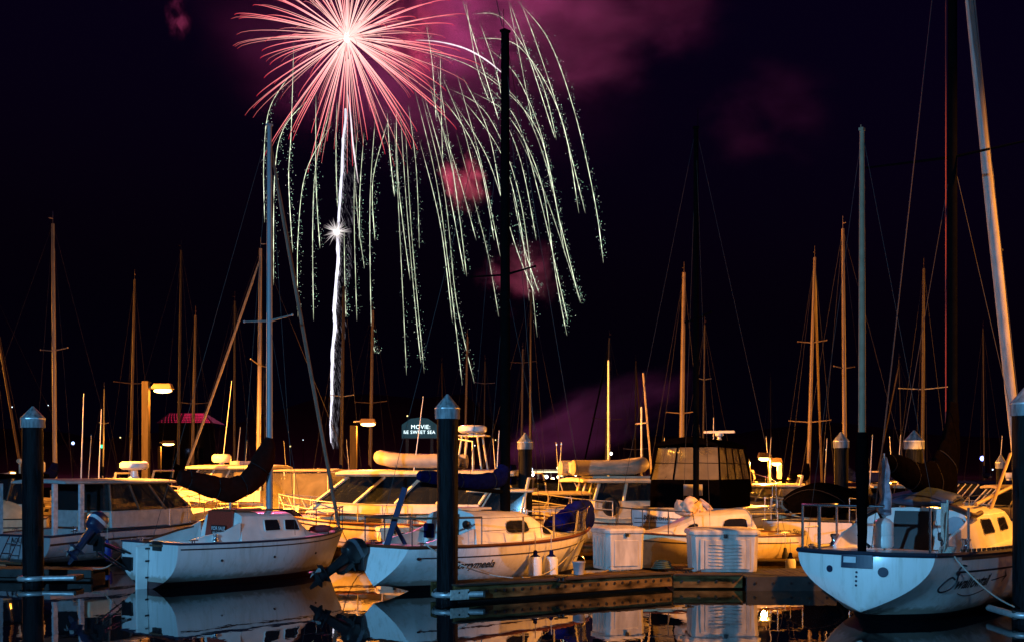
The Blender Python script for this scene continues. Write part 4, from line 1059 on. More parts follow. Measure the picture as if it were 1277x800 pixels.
# ------------------------------------------------------------------ H: yellow lit sloop behind the dock boxes
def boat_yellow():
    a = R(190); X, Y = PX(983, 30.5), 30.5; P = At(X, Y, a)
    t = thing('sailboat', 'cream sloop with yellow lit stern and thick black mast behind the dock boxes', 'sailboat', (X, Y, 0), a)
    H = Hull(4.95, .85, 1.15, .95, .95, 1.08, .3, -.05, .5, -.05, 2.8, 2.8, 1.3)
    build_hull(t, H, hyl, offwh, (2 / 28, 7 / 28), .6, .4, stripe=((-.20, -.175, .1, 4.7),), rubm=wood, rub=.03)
    zb = lambda x: H.sheer(x / H.L) + .02
    T = Trunk(1.15, 4.3, .85, .45, .62, .38, zb, .78, 1.6, .25); T.build(t, offwh)
    for sd in (-1, 1): T.window(t, 1.45, 2.15, .25, .75, .1, sd, inset=.2); T.window(t, 2.75, 3.1, .2, .7, .05, sd, inset=.3)
    mx = P.x(868); zt = PZ(160, P.d(mx)); zs = PZ(398, P.d(mx))
    mast_parts(t, mx, 0, zb(mx) + .3, zt, .085, blackspar, ((zs, 1.0, .05, blackspar),), [((mx, 0, zt), (4.85, 0, 1.1), .005), ((mx, 0, zt), (.1, 0, 1.0), .005)] + [((mx, 0, zt - .3), (mx, sd * 1.1, 1.0), .005) for sd in (-1, 1)], taper=.75)
    rl = MB()
    for sd in (-1, 1):
        e = [H.edge(tt, sd, .62, .05) for tt in (.62, .74, .86, .97)]
        rl.tube([H.edge(.60, sd, 0, .05)] + e, .016, 7)
        for tt in (.74, .86, .97): rl.bar(H.edge(tt, sd, 0, .05), H.edge(tt, sd, .62, .05), .014)
    rl.build('pulpit', MT['dark_tube'], t, 60)
    r2 = MB()
    for sd in (-1, 1):
        e = [H.edge(tt, sd, .58, .05) for tt in (.0, .15, .30)]; r2.tube(e, .018, 7)
        for tt in (.0, .15, .30): r2.bar(H.edge(tt, sd, 0, .05), H.edge(tt, sd, .58, .05), .015)
    r2.build('stern_rail', steel, t, 60)
    rnd = random.Random(5); rows = [(mx + .05 + .12 * i, .15 * math.sin(i), zb(mx) + .62 + .10 * math.sin(i * 1.9) + .14 * (i % 2), .16 + .06 * (i % 3), .17 + .05 * (i % 2)) for i in range(-3, 5)]
    sail_cover(t, rows, mat('peach_sailcloth', (.62, .46, .34), .8, var=.35, scale=7, bump=.5), 'bundled_sail', wrk=.09)
    cleats(t, H, (.1, .9))
    M = Matrix.Translation((X, Y, 0)) @ Matrix.Rotation(a, 4, 'Z')
    fender(None, M @ H.edge(.12, 1, -.78, -.1), .38, .09, 'small dark fender hanging on the yellow lit hull', rubber, rubber)
boat_yellow()

# ------------------------------------------------------------------ A: hardtop cruiser at far left
def boat_a():
    a = R(62); X, Y = PX(22, 31.0), 31.0; P = At(X, Y, a)
    t = thing('cabin_cruiser', 'white hardtop cruiser with dark side stripe and white radar dome, far left', 'motorboat', (X, Y, 0), a)
    H = Hull(8.6, 1.25, 1.45, .86, .95, 1.5, .35, -.1, .9, .05, 3.2, 3.0, .95, 2.6)
    aw = mat('dimmed_white_topsides', (.46, .45, .44), .45, var=.2)  # white darkened in place of the weak light reaching this boat
    build_hull(t, H, hdl, aw, (1 / 28, 7 / 28), .8, .35, stripe=((-.26, -.20, .05, 8.3), (-.60, -.585, .05, 8.0)), strm=mat('dark_brown_stripe', (.02, .012, .014), .5), rubm=MT['dark_rub_strip'], rub=.035)
    zr = deckhouse(t, 2.2, 5.6, 1.22, 1.0, .50, .78, 1.0, aw, (1.55, .25, .12), .09, 3, 3, glass, mat('brown_window_frame', (.10, .06, .045), .45), .04, .93, roofm=aw)
    for i in (0, 1):
        for sd in (-1, 1):
            x = (.3, 1.2)[i]; MB().box((x, sd * 1.12, 1.55), (.16, .07, 1.5)).build('roof_post', mat('pale_blue_post', (.55, .58, .62), .5, var=.35, scale=8), t, 0, bevel=.01)
    MB().box((1.9, -.9, 1.25), (.9, .5, .45)).build('cockpit_seat', offwh, t, 0, bevel=.04)
    T = Trunk(5.5, 8.1, 1.1, .35, .25, .15, lambda x: H.sheer(x / H.L), .8, 1.0); T.build(t, white, 'fore_cabin')
    radar(t, (4.2, 0, zr + .04), .44, .26, .28)
    antenna(t, (2.6, .5, zr), (2.7, .5, zr + 2.6)); antenna(t, (3.0, .2, zr), (3.1, .2, zr + 2.15))
    rails(t, H, .5, .985, .55, 6, True, False, .016)
    hull_text(t, H, 'AQUA ~', .17, .0, 0, black) if 0 else None
    vs, fs = text_pts('AQUA ~', .2, 0); MB().add([V((-.01 + .05 * .6, .30 - v.x, .66 + v.y)) for v in vs], fs).build('name_lettering', black, t, 0)
    MB().box((-.35, 0, .18), (.7, 2.0, .07)).build('swim_platform', teak, t, 0, bevel=.015)
    ld = MB()
    for y in (-.2, .2): ld.bar((-.72, y, -.3), (-.1, y, .85), .018)
    for i in range(4): ld.bar((-.62 + .13 * i, -.2, -.1 + .25 * i), (-.62 + .13 * i, .2, -.1 + .25 * i), .016)
    ld.build('ladder', steel, t)
    cleats(t, H, (.1, .9)); winch(t, (1.1, -1.0, .95))
    bar_set(t, 'wiper', [[(5.3, -.5, 1.75), (4.95, -.45, 2.15)], [(5.3, .3, 1.75), (4.95, .35, 2.15)]], .012, black)
    M = Matrix.Translation((X, Y, 0)) @ Matrix.Rotation(a, 4, 'Z')
    fender(None, M @ H.edge(.20, -1, -.78, -.16), .46, .15, 'fat blue fender hanging on the hardtop cruiser beside the leftmost pile', mat('blue_fender', (.01, .02, .20), .5), MT.get('blue_fender') or mat('blue_fender', (.01, .02, .20), .5))
boat_a()

# ------------------------------------------------------------------ C: flybridge sport fisher
def boat_c():
    a = R(172); X, Y = PX(424, 43.0), 43.0
    t = thing('motor_yacht', 'cream motor yacht with clear-curtained bridge and round radar behind the maroon sail cover', 'motorboat', (X, Y, 0), a)
    H = Hull(7.6, 1.5, 1.7, 1.0, 1.1, 1.55, .4, -.1, 1.2, 0, 3, 3, .9, 2.5)
    build_hull(t, H, hcr, offwh, None, stripe=((-.32, -.29, .1, 7.3),), strm=MT['brown_stripe'], rub=.04, rubm=wood)
    T = Trunk(1.2, 6.9, 1.35, .45, .62, .40, lambda x: H.sheer(x / H.L), .85, 2.4); T.build(t, offwh, 'fore_cabin')
    zr = deckhouse(t, 2.7, 6.0, 1.3, 1.5, .42, .80, .75, offwh, (.4, .45, .15), .12, 4, 3, isin, offwh, .035, .92)
    # after canopy with clear curtains
    bar_set(t, 'canopy_frame', [[(x, sd * 1.25, 1.0), (x, sd * 1.2, 2.62)] for x in (.1, 1.4) for sd in (-1, 1)], .022, offwh)
    roof(t, -.1, 2.6, 1.35, 2.66, .07, .05, mat('pinkish_canopy', (.50, .38, .33), .7), 'canopy', .0)
    for sd in (-1, 1): MB().slab([(.1, sd * 1.24, 1.3), (2.6, sd * 1.24, 1.3), (2.6, sd * 1.2, 2.6), (.1, sd * 1.2, 2.6)], (0, .008, 0)).build('clear_curtain', isin, t, 0)
    radar(t, (4.75, 0, zr + .05), .38, .32, .10)
    MB().box((3.6, 0, zr + .13), (1.3, .9, .16)).build('roof_locker', mat('pinkish_locker', (.48, .36, .32), .6), t, 0, bevel=.03)
    antenna(t, (5.1, -.9, zr), (4.7, -.9, zr + 3.4)); antenna(t, (3.9, .6, zr), (3.75, .6, zr + 1.5))
    rails(t, H, .45, .99, .62, 7, True, True, .02, MT.get('cream_rail') or mat('cream_rail', (.66, .60, .48), .35, .2), flare=.1)
    bar_set(t, 'rail_brace', [[H.edge(tt, sd, 0, .05), H.edge(tt + .05, sd, .62, .05)] for tt in (.55, .7, .85) for sd in (-1, 1)], .014, MT['cream_rail'])
    cleats(t, H, (.9,))
boat_c()

# ------------------------------------------------------------------ D: cruiser carrying a dinghy
def boat_d():
    a = R(170); X, Y = PX(640, 35.0), 35.0
    t = thing('motor_yacht', 'cream motor yacht with raked windows and dinghy-topped roof, orange lit', 'motorboat', (X, Y, 0), a)
    H = Hull(7.75, 1.5, 1.7, 1.0, 1.02, 1.32, .4, -.1, 1.1, 0, 3, 3, .9, 2.6)
    build_hull(t, H, hcr, offwh, None, stripe=((-.20, -.15, .1, 7.2), (-.62, -.59, .1, 7.0)), strm=MT['brown_stripe'], rub=.045, rubm=wood)
    T = Trunk(1.0, 6.95, 1.4, .5, .50, .22, lambda x: H.sheer(x / H.L), .86, 2.2); T.build(t, offwh, 'fore_cabin')
    zr = deckhouse(t, .8, 6.1, 1.42, 1.35, .30, .83, 1.1, offwh, (.5, .35, .14), .16, 4, 3, glass, offwh, .055, .93, .55)
    rails(t, H, .38, .99, .60, 7, True, True, .02, MT['cream_rail'], flare=.1)
    bar_set(t, 'rail_brace', [[H.edge(tt, sd, 0, .05), H.edge(tt + .05, sd, .60, .05)] for tt in (.8, .88, .94) for sd in (-1, 1)], .016, MT['cream_rail'])
    bar_set(t, 'wiper', [[(5.65, y, 1.75), (5.25, y + .12, 2.3)] for y in (-.7, .1, .7)], .014, black)
    bar_set(t, 'davit', [[(1.0, 1.3, zr), (1.0, 1.35, zr + .9), (1.6, 1.0, zr + 1.0)]], .035, alum)
    rd = MB().box((1.3, 0, zr + 1.12), (1.0, .8, .04)); bar_set(t, 'radar_mast', [[(1.3 + dx, sd * .5, zr), (1.3 + dx * .6, sd * .4, zr + 1.12)] for dx in (-.4, .4) for sd in (-1, 1)], .03, offwh)
    rd.build('radar_shelf', offwh, t, 0, bevel=.01)
    radar(t, (1.3, 0, zr + 1.14), .46, .24, .06)
    antenna(t, (2.9, 1.1, zr), (2.6, 1.1, zr + 2.3))
    MB().box((.15, .4, zr - .1), (.5, 1.0, .62)).build('canvas_cover', navy, t, 0, bevel=.05)
    cleats(t, H, (.9,))
    M = Matrix.Translation((X, Y, 0)) @ Matrix.Rotation(a, 4, 'Z')
    dinghy('grey inflatable dinghy upright on the roof under the lit sign', M @ V((2.85, .35, zr + .1)), a, 2.7)
boat_d()

# ------------------------------------------------------------------ J: trawler yacht with dinghy
def boat_j():
    a = R(196); X, Y = PX(838, 41), 41
    t = thing('motor_yacht', 'cream wheelhouse yacht with round life ring, inflatable on its roof', 'motorboat', (X, Y, 0), a)
    H = Hull(5.8, 1.4, 1.6, 1.0, 1.0, 1.4, .4, -.1, .8, 0, 3, 3, 1, 2.5)
    build_hull(t, H, hcr, offwh, None, stripe=((-.2, -.14, .1, 5.5),), strm=MT['brown_stripe'], rub=.05, rubm=offwh)
    zr = deckhouse(t, .2, 3.4, 1.3, 1.0, .62, .62, .2, offwh, (.5, .7, .2), .14, 3, 3, glass, offwh, .06, .96)
    rails(t, H, .5, .98, .6, 5, True, True, .02, MT['cream_rail'])
    MB().lathe((2.9, 1.36, 1.42), [(.18, -.05), (.30, -.05), (.33, 0), (.30, .05), (.18, .05), (.15, 0), (.18, -.05)], 20, 'y').build('life_ring', rubber, t, 60)
    bar_set(t, 'mast_pole', [[(1.2, 0, zr), (1.2, 0, zr + 2.6)], [(1.2, -.5, zr + 2.0), (1.2, .5, zr + 2.0)]], .03, alum)
    MB().box((2.3, .3, zr + .06), (2.2, 1.2, .08)).build('cradle', offwh, t, 0, bevel=.01)
    M = Matrix.Translation((X, Y, 0)) @ Matrix.Rotation(a, 4, 'Z')
    dinghy('tan inflatable dinghy with raised bow on the wheelhouse roof', M @ V((2.75, .3, zr + .12)), a + R(180), 2.9, mat('tan_inflatable_fabric', (.45, .38, .27), .6, var=.2), .27)
boat_j()

# ------------------------------------------------------------------ I: motor yacht with black canvas enclosure, stern toward us
def boat_i():
    a = R(66); X, Y = PX(852, 36), 36
    t = thing('motor_yacht', 'motor yacht with tall black canvas and clear-window enclosure, slatted stern', 'motorboat', (X, Y, 0), a)
    H = Hull(10.5, 1.75, 1.9, 1.42, 1.4, 1.9, .4, -.1, 1.0, .1, 3.4, 3.0, 1, 2.5)
    build_hull(t, H, hgr, offwh, None, stripe=((-.3, -.26, .1, 10),), strm=MT['brown_stripe'], rub=.05, rubm=alum)
    sl = MB()
    for i in range(6): sl.box((.03 + .1 * (.4 + .14 * i - .0) / 1.42 - .05, 0, .42 + i * .14), (.03, 3.3, .025))
    sl.build('transom_trim', MT['brown_stripe'], t, 0)
    vs, fs = text_pts('Martone', .26, .1); wd = max(v.x for v in vs)
    MB().add([V((.03, 1.35 - v.x, 1.06 + v.y)) for v in vs], fs).build('name_lettering', MT['dark_script_paint'], t, 0)
    w = 1.18; zb0, z1, z2 = 1.42, 2.38, 3.42
    MB().loft([[V((x, s_ * ww, z)) for x, s_ in ((.2, -1), (4.6, -1), (4.6, 1), (.2, 1))] for z, ww in ((zb0, w), (z1, w * .97))]).build('canvas_skirt', blkcanvas, t, 0, bevel=.03)
    fr = MB(); C4 = [V((.2, w * .97, z1)), V((.2, -w * .97, z1)), V((4.6, -w * .97, z1)), V((4.6, w * .97, z1))]; D4 = [V((.55, w * .86, z2)), V((.55, -w * .86, z2)), V((4.2, -w * .86, z2)), V((4.2, w * .86, z2))]
    for k in range(4):
        for i in range(3 if k % 2 == 0 else 4):
            nn = 3 if k % 2 == 0 else 4
            a0, a1 = C4[k].lerp(C4[(k + 1) % 4], i / nn), C4[k].lerp(C4[(k + 1) % 4], (i + 1) / nn)
            b0, b1 = D4[k].lerp(D4[(k + 1) % 4], i / nn), D4[k].lerp(D4[(k + 1) % 4], (i + 1) / nn)
            fr.tube([a0, a0.lerp(b0, .5) + V((0, 0, .03)), b0], .032, 6); fr.tube([a0.lerp(b0, .52), a1.lerp(b1, .50)], .014, 6)
            n_ = (a1 - a0).cross(b0 - a0).normalized() * .004
            MB().slab([a0 - n_, a1 - n_, b1 - n_, b0 - n_], n_ * 2).build('clear_window', isin, t, 0)
    fr.build('canvas_frame', blkcanvas, t, 60)
    roof(t, .35, 4.6, w * 1.0, z2 + .05, .10, .26, blkcanvas, 'canvas_top')
    bar_set(t, 'bow_frame', [[(x, -w * .95, z1), (x, -w * .8, z2 + .06), (x, 0, z2 + .24), (x, w * .8, z2 + .06), (x, w * .95, z1)] for x in (1.4,)], .022, alum)
    MB().box((3.4, -.1, 2.75), (.5, 1.4, .5), 0, .8, .9).build('bridge_console', offwh, t, 0, bevel=.04)
    MB().box((2.3, .35, 2.7), (.5, .5, .75), 0, .7, .85).build('bridge_seat', tancanvas, t, 0, bevel=.06)
    wr = MB().slab([(4.7, -w * .95, 1.9), (6.6, -w * .7, 1.9), (5.6, -w * .75, 3.15), (4.5, -w * .88, 3.3)], (0, .03, 0)); wr.build('forward_canvas', blkcanvas, t, 0)
    MB().slab([(4.9, -w * .97, 2.2), (6.2, -w * .76, 2.15), (5.6, -w * .80, 3.0), (4.8, -w * .92, 3.1)], (0, .02, 0)).build('clear_window', isin, t, 0)
    radar_bar(t, (3.2, -.4, z2 + .30), 1.1); MB().lathe((3.2, -.4, z2 + .1), [(.12, 0), (.08, .25)], 10).build('radar_post', offwh, t)
    antenna(t, (3.6, -.1, z2 + .2), (3.6, -.1, z2 + 1.1))
    MB().box((.1, -.3, 2.05), (.06, .62, .36)).build('stern_panel', mat('grey_panel', (.4, .4, .4), .5), t, 0, bevel=.01)
    rails(t, H, .5, .98, .7, 6, True)
    M = Matrix.Translation((X, Y, 0)) @ Matrix.Rotation(a, 4, 'Z')
boat_i()

# ------------------------------------------------------------------ hulls between the yellow sloop and the big yacht, and at the left edge
def boat_n():
    a = R(58); X, Y = PX(1005, 33.5), 33.5
    t = thing('cabin_cruiser', 'grey-white boat with dark canopy and lettered stern left of the big yacht', 'motorboat', (X, Y, 0), a)
    H = Hull(7.5, 1.35, 1.5, 1.15, 1.1, 1.5, .35, -.1, .8, .05, 3, 3, 1)
    build_hull(t, H, hgr, white, None, stripe=((-.5, -.46, .1, 7),), strm=MT['dark_stripe_paint'])
    vs, fs = text_pts('Raven Song', .2); MB().add([V((.02, .95 - v.x, .78 + v.y)) for v in vs], fs).build('name_lettering', MT['dark_script_paint'], t, 0)
    sail_cover(t, [(.3, 0, 1.5, .6, .3), (.8, 0, 1.75, 1.1, .5), (2, 0, 1.8, 1.2, .52), (3.2, 0, 1.7, 1.0, .45), (4, 0, 1.5, .5, .2)], blkcanvas, 'boat_cover', wrk=.02)
    rails(t, H, .0, .2, .7, 3, False, True, .02)
    MB().slab([(2.2, -1.2, 1.9), (3.4, -1.1, 1.9), (3.0, -1.0, 2.5), (2.2, -1.1, 2.5)], (0, .02, 0)).build('clear_window', isin, t, 0)
boat_n()
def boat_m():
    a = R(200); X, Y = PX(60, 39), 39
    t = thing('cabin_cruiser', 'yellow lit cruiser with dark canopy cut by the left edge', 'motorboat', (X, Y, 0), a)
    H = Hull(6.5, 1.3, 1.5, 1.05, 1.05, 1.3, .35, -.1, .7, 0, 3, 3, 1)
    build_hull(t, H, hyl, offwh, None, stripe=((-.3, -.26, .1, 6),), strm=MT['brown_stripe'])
    MB().ball((1.6, .9, 1.15), (1.15, .5, .62), 20, 12).build('engine_cover', mat('yellow_cream_fibreglass', (.72, .62, .38), .45), t)
    zr = deckhouse(t, .3, 3.2, 1.2, 1.05, .5, .85, .6, offwh, (.3, .3, .15), .1, 3, 3, glass, black, .05, .94, roofm=blkcanvas)
    for x, hgt in ((.9, .5), (2.0, .45)): 
        m = MB().bar((x, 0, zr), (x, 0, zr + hgt), .035); m.ball((x, 0, zr + hgt), (.12, .12, .09)); m.build('horn_light', offwh, t)
    MB().box((.35, 0, zr + .3), (.5, .5, .36)).build('spotlight_box', offwh, t, 0, bevel=.04)
    rails(t, H, .4, .98, .5, 5, True)
boat_m()

def small_cruiser(px, d, deg, L, label, hm=None, canopy=None, arch=True, rail=True, cab=.5, g=glass, name='cabin_cruiser', rad=False):
    a = R(deg); X = PX(px, d); b = L * .16
    t = thing(name, label, 'motorboat', (X - .5 * L * math.cos(a), d - .5 * L * math.sin(a), 0), a)
    H = Hull(L, b, b * 1.12, .95, .95, 1.25, .35, -.1, .8, .05, 3, 3, 1); build_hull(t, H, hm or hcr, offwh, (1 / 28, 7 / 28), .75, .35, stripe=((-.24, -.20, .1, L - .4),), strm=MT['brown_stripe'], rubm=wood)
    T = Trunk(L * .5, L * .93, b * .9, .3, .35, .2, lambda x: H.sheer(x / L), .85, L * .25); T.build(t, offwh, 'fore_cabin')
    T.window(t, L * .55, L * .68, .3, .8, .05, 1); T.window(t, L * .55, L * .68, .3, .8, .05, -1)
    zr = deckhouse(t, L * .22, L * .62, b * .92, 1.0, .45, cab, cab * .9, offwh, (.25, .2, .1), .08, 3, 3, g, offwh, .03, .93, roofm=canopy or offwh)
    if arch: bar_set(t, 'radar_arch', [[(L * .25, -b * .9, 1.2), (L * .20, -b * .8, zr + .35), (L * .20, b * .8, zr + .35), (L * .25, b * .9, 1.2)]], .05, offwh)
    if rad: radar(t, (L * .3, 0, zr + .03), .3, .22, .12)
    if rail: rails(t, H, .5, .985, .55, 6, True, True, .018, MT['cream_rail']); rails(t, H, .0, .2, .5, 3, False, False, .018, MT['cream_rail'])
    antenna(t, (L * .4, b * .5, zr), (L * .38, b * .5, zr + 1.8)); cleats(t, H, (.1, .9))
    return t
small_cruiser(600, 34.5, 172, 5.2, 'small cream cabin boat right of the middle pile under the navy boom cover', cab=.55)
small_cruiser(672, 40, 190, 6.0, 'low cream open boat with rails behind the blue sail bag', hcr, None, False, True, .35)
small_cruiser(720, 52, 20, 7.0, 'cream boat with black canopy behind the wheelhouse yacht', hgr, blkcanvas, True, True, .7)
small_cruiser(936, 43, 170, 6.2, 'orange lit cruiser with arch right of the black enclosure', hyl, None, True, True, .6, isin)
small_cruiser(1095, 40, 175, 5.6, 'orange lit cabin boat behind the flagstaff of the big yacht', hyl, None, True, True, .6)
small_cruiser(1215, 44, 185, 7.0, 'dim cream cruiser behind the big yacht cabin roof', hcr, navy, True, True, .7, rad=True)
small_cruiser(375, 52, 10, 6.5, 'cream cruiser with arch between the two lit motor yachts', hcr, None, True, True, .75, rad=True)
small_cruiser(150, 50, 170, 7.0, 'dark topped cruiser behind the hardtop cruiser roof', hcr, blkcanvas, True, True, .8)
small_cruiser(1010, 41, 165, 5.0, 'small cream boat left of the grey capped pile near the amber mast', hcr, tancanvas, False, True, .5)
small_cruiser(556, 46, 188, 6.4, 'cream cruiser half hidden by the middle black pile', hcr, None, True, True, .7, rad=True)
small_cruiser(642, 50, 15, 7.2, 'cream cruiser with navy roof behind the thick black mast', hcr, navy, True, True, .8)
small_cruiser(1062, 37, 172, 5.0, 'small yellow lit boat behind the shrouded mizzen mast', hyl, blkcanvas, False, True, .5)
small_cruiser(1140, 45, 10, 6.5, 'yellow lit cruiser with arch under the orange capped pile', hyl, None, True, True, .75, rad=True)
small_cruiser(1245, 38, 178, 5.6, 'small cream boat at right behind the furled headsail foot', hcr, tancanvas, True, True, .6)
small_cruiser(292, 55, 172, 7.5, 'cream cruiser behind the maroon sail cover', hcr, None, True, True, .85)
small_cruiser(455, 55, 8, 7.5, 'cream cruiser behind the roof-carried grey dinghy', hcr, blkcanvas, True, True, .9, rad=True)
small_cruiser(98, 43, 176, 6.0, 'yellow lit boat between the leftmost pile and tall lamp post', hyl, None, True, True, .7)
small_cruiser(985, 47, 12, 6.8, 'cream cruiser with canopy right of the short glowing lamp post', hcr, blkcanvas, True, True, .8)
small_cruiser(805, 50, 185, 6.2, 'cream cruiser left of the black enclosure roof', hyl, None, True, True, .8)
def boat_red():
    a = R(160); X, Y = PX(1046, 46), 46
    t = thing('small_boat', 'small boat under a red cover left of the amber mast foot', 'motorboat', (X, Y, 0), a)
    H = Hull(4.4, .8, .95, .8, .8, .95, .25, 0, .4, 0, 3, 3, 1.1); build_hull(t, H, hcr, offwh, None, n=16)
    sail_cover(t, [(.3, 0, .95, .4, .15), (.8, 0, 1.1, .75, .34), (1.6, 0, 1.2, .8, .42), (2.4, 0, 1.1, .7, .34), (3.2, 0, 1.0, .35, .14)], mat('red_canvas', (.45, .015, .02), .7, bump=.3), 'boat_cover')
boat_red()

# ------------------------------------------------------------------ sailboats further back: mostly masts over other hulls
dkspar = mat('unlit_dark_spar', (.035, .025, .02), .5, .3, var=.2)  # missing light on the unlit masts is put into this dark colour
brspar = mat('brown_varnished_spar', (.15, .105, .065), .45, 0, var=.25, scale=2)
covers = [navy, blkcanvas, maroon, tancanvas]
def far_sail(px, pxt, ytop, hm, deg, spar, spr, label, r=.075, lean_stay=None, cover=0, pole=None, L=None, hullm=None):
    d = (hm - CAMZ) * F / (HZ - ytop); a = R(deg); L = L or 8.2 + random.uniform(-.6, .8)
    mxl = L * .56; X = PX(px, d); wx, wy = X - mxl * math.cos(a), d - mxl * math.sin(a)
    t = thing('sailboat', label, 'sailboat', (wx, wy, 0), a, 'sailboats moored behind with bare masts')
    H = Hull(L, .95, 1.35, 1.0, 1.0, 1.3, .35, .05, .9, .15, 2.2, 2.4, 1.2)
    build_hull(t, H, hullm or random.choice((hwE, hcr, hgr, hwK)), offwh, None, n=16, rubm=wood, stripe=((-.24, -.2, .4, L - .5),), strm=MT['dark_stripe_paint'])
    T = Trunk(L * .28, L * .78, .9, .5, .6, .45, lambda x: H.sheer(x / L), .82, 1.4); T.build(t, offwh)
    for xa in (.36, .48): T.window(t, L * xa, L * (xa + .08), .3, .75, .05, -1); T.window(t, L * xa, L * (xa + .08), .3, .75, .05, 1)
    dxw = PX(pxt, d) - X; ox, oy = dxw * math.cos(a), -dxw * math.sin(a)
    n = 10
    mb = MB().tube([(mxl + ox * i / n, oy * i / n, lerp(1.4, hm, i / n)) for i in range(n + 1)], [r * (1 - .35 * (i / n) ** 1.5) for i in range(n + 1)], 8)
    mb.bar((mxl + ox, oy, hm), (mxl + ox, oy, hm + .5), .008, 4); mb.ball((mxl + ox - .1, oy, hm + .2), (.12, .03, .03), 6, 4)
    mb.build('mast', spar, t, 60)
    for ys, hw_ in spr:
        z = PZ(ys, d); f = (z - 1.4) / (hm - 1.4); q = V((mxl + ox * f, oy * f, z))
        u = V((0, 1, 0)); wv = hw_ * d / F / max(.4, abs(math.sin(a))); mb = MB()
        for sd in (-1, 1): mb.tube([q, q + u * wv * sd + V((0, 0, .08))], [.03, .02], 6); mb.ball(q + u * wv * sd + V((0, 0, .08)), .035, 6, 4)
        mb.build('spreader', spar if spar is not dkspar else alum, t)
    top = V((mxl + ox, oy, hm)); st = MB()
    for b in ((L - .1, 0, 1.3), (.1, 0, 1.0), (mxl - .1, 1.3, 1.0), (mxl - .1, -1.3, 1.0)): st.tube([top, V(b)], .006, 4)
    st.build('stay', wire, t)
    if lean_stay: MB().tube(sag(top - V((0, 0, .4)), (L - .15, 0, 1.35), .12, 10), [.025] + [.055] * 9 + [.04], 7).build('furled_jib', lean_stay, t)
    cvm = covers[cover]
    MB().bar((mxl - .1, 0, 2.25), (L * .08, 0, 2.35), .05).build('boom', spar, t)
    sail_cover(t, [(mxl, 0, 3.0, .09, .12), (mxl - .12, 0, 2.6, .15, .28), (mxl - .6, 0, 2.42, .17, .2), (L * .3, 0, 2.42, .16, .18), (L * .1, 0, 2.45, .09, .1)], cvm)
    rails(t, H, .86, .985, .58, 3, True, False, .014); rails(t, H, .0, .2, .58, 3, False, False, .014)
    return t
FS = [
 (69, 66, 279, 12.5, 60, tanspar, ((437, 22),), 'sailboat whose tall tan mast rises just right of the leftmost black pile', .09, None, 0),
 (32, -14, 352, 12.0, 0, brspar, (), 'sailboat whose raked brown spar leans in from the left edge', .07, None, 1),
 (162, 168, 348, 12.2, 115, brspar, ((478, 20),), 'sailboat whose slim brown mast stands just left of the tall lamp post', .075, None, 2),
 (222, 226, 312, 13.6, 65, dkspar, (), 'sailboat with unlit black mast right of the tall timber lamp post', .075, None, 1),
 (239, 244, 393, 11.0, 110, brspar, ((503, 18),), 'sailboat whose orange mast crosses the red lit roof', .09, None, 0),
 (322, 325, 310, 12.2, 182, tanspar, ((455, 22),), 'sailboat whose tan mast and sloping furled jib rise left of the blue-grey mast', .10, tancanvas, 3),
 (292, 293, 375, 11.5, 70, dkspar, (), 'sailboat with faint dark mast behind the sloping tan furled jib', .07, None, 1),
 (425, 429, 357, 12.0, 80, dkspar, ((494, 14),), 'sailboat whose dark mast stands against the white firework trail', .10, None, 0),
 (461, 465, 387, 11.6, 65, brspar, ((502, 20),), 'sailboat whose orange-brown mast stands beside the second timber lamp', .11, None, 2),
 (579, 583, 420, 11.2, 60, brspar, (), 'sailboat whose amber mast rises right of the pile before the lettered sloop', .09, None, 0),
 (603, 605, 450, 11.0, 110, dkspar, ((478, 12),), 'sailboat with thin dim mast left of the thick black mast', .08, None, 1),
 (650, 652, 435, 11.4, 70, brspar, ((452, 16),), 'sailboat with short brown mast right of the thick black mast', .10, None, 0),
 (661, 662, 365, 12.2, 50, dkspar, (), 'sailboat with dark reddish mast above the grey capped pile', .075, None, 2),
 (755, 760, 421, 11.4, 118, mat('dull_brown_spar', (.06, .045, .03), .6, var=.2), ((523, 19),), 'sailboat whose lit tan mast stands over the roof-carried inflatable', .10, blkcanvas, 1),
 (792, 793, 450, 11.0, 70, dkspar, ((560, 14),), 'sailboat with thin grey mast and sloping stay before the black enclosure', .075, brspar, 3),
 (849, 853, 340, 11.8, 62, brspar, ((515, 18),), 'sailboat whose brown mast stands just left of the thick black central mast', .13, None, 0),
 (876, 879, 405, 11.4, 110, dkspar, ((473, 9),), 'sailboat whose slim brown mast stands just right of the thick black central mast', .075, None, 2),
 (1007, 1016, 321, 12.0, 64, brspar, ((427, 16), (526, 23)), 'sailboat with amber mast and two spreader pairs left of the yacht rail', .09, brspar, 1),
 (1054, 1051, 285, 12.2, 108, brspar, ((459, 14),), 'sailboat whose brown mast rises behind the grey capped pile near the mizzen', .09, None, 0),
 (1150, 1152, 335, 12.0, 66, dkspar, ((485, 26),), 'sailboat with dim brown mast above the orange capped pile', .09, None, 2),
 (1126, 1121, 448, 11.0, 110, dkspar, (), 'sailboat with faint thin mast left of the orange capped pile', .07, brspar, 1),
 (1228, 1226, 410, 11.2, 72, dkspar, (), 'sailboat with faint dark mast left of the thick furled headsail', .06, None, 0),
 (553, 551, 452, 11.0, 75, dkspar, (), 'sailboat with barely lit mast behind the middle black pile', .06, None, 3),
 (128, 130, 485, 8.2, 110, alum, ((528, 5),), 'small sailboat with short grey mast left of the timber lamp post', .06, None, 0),
 (962, 961, 470, 11.0, 70, dkspar, (), 'sailboat with barely visible mast above the bright orange lamp', .06, None, 1),
]
for a in FS: far_sail(*a)

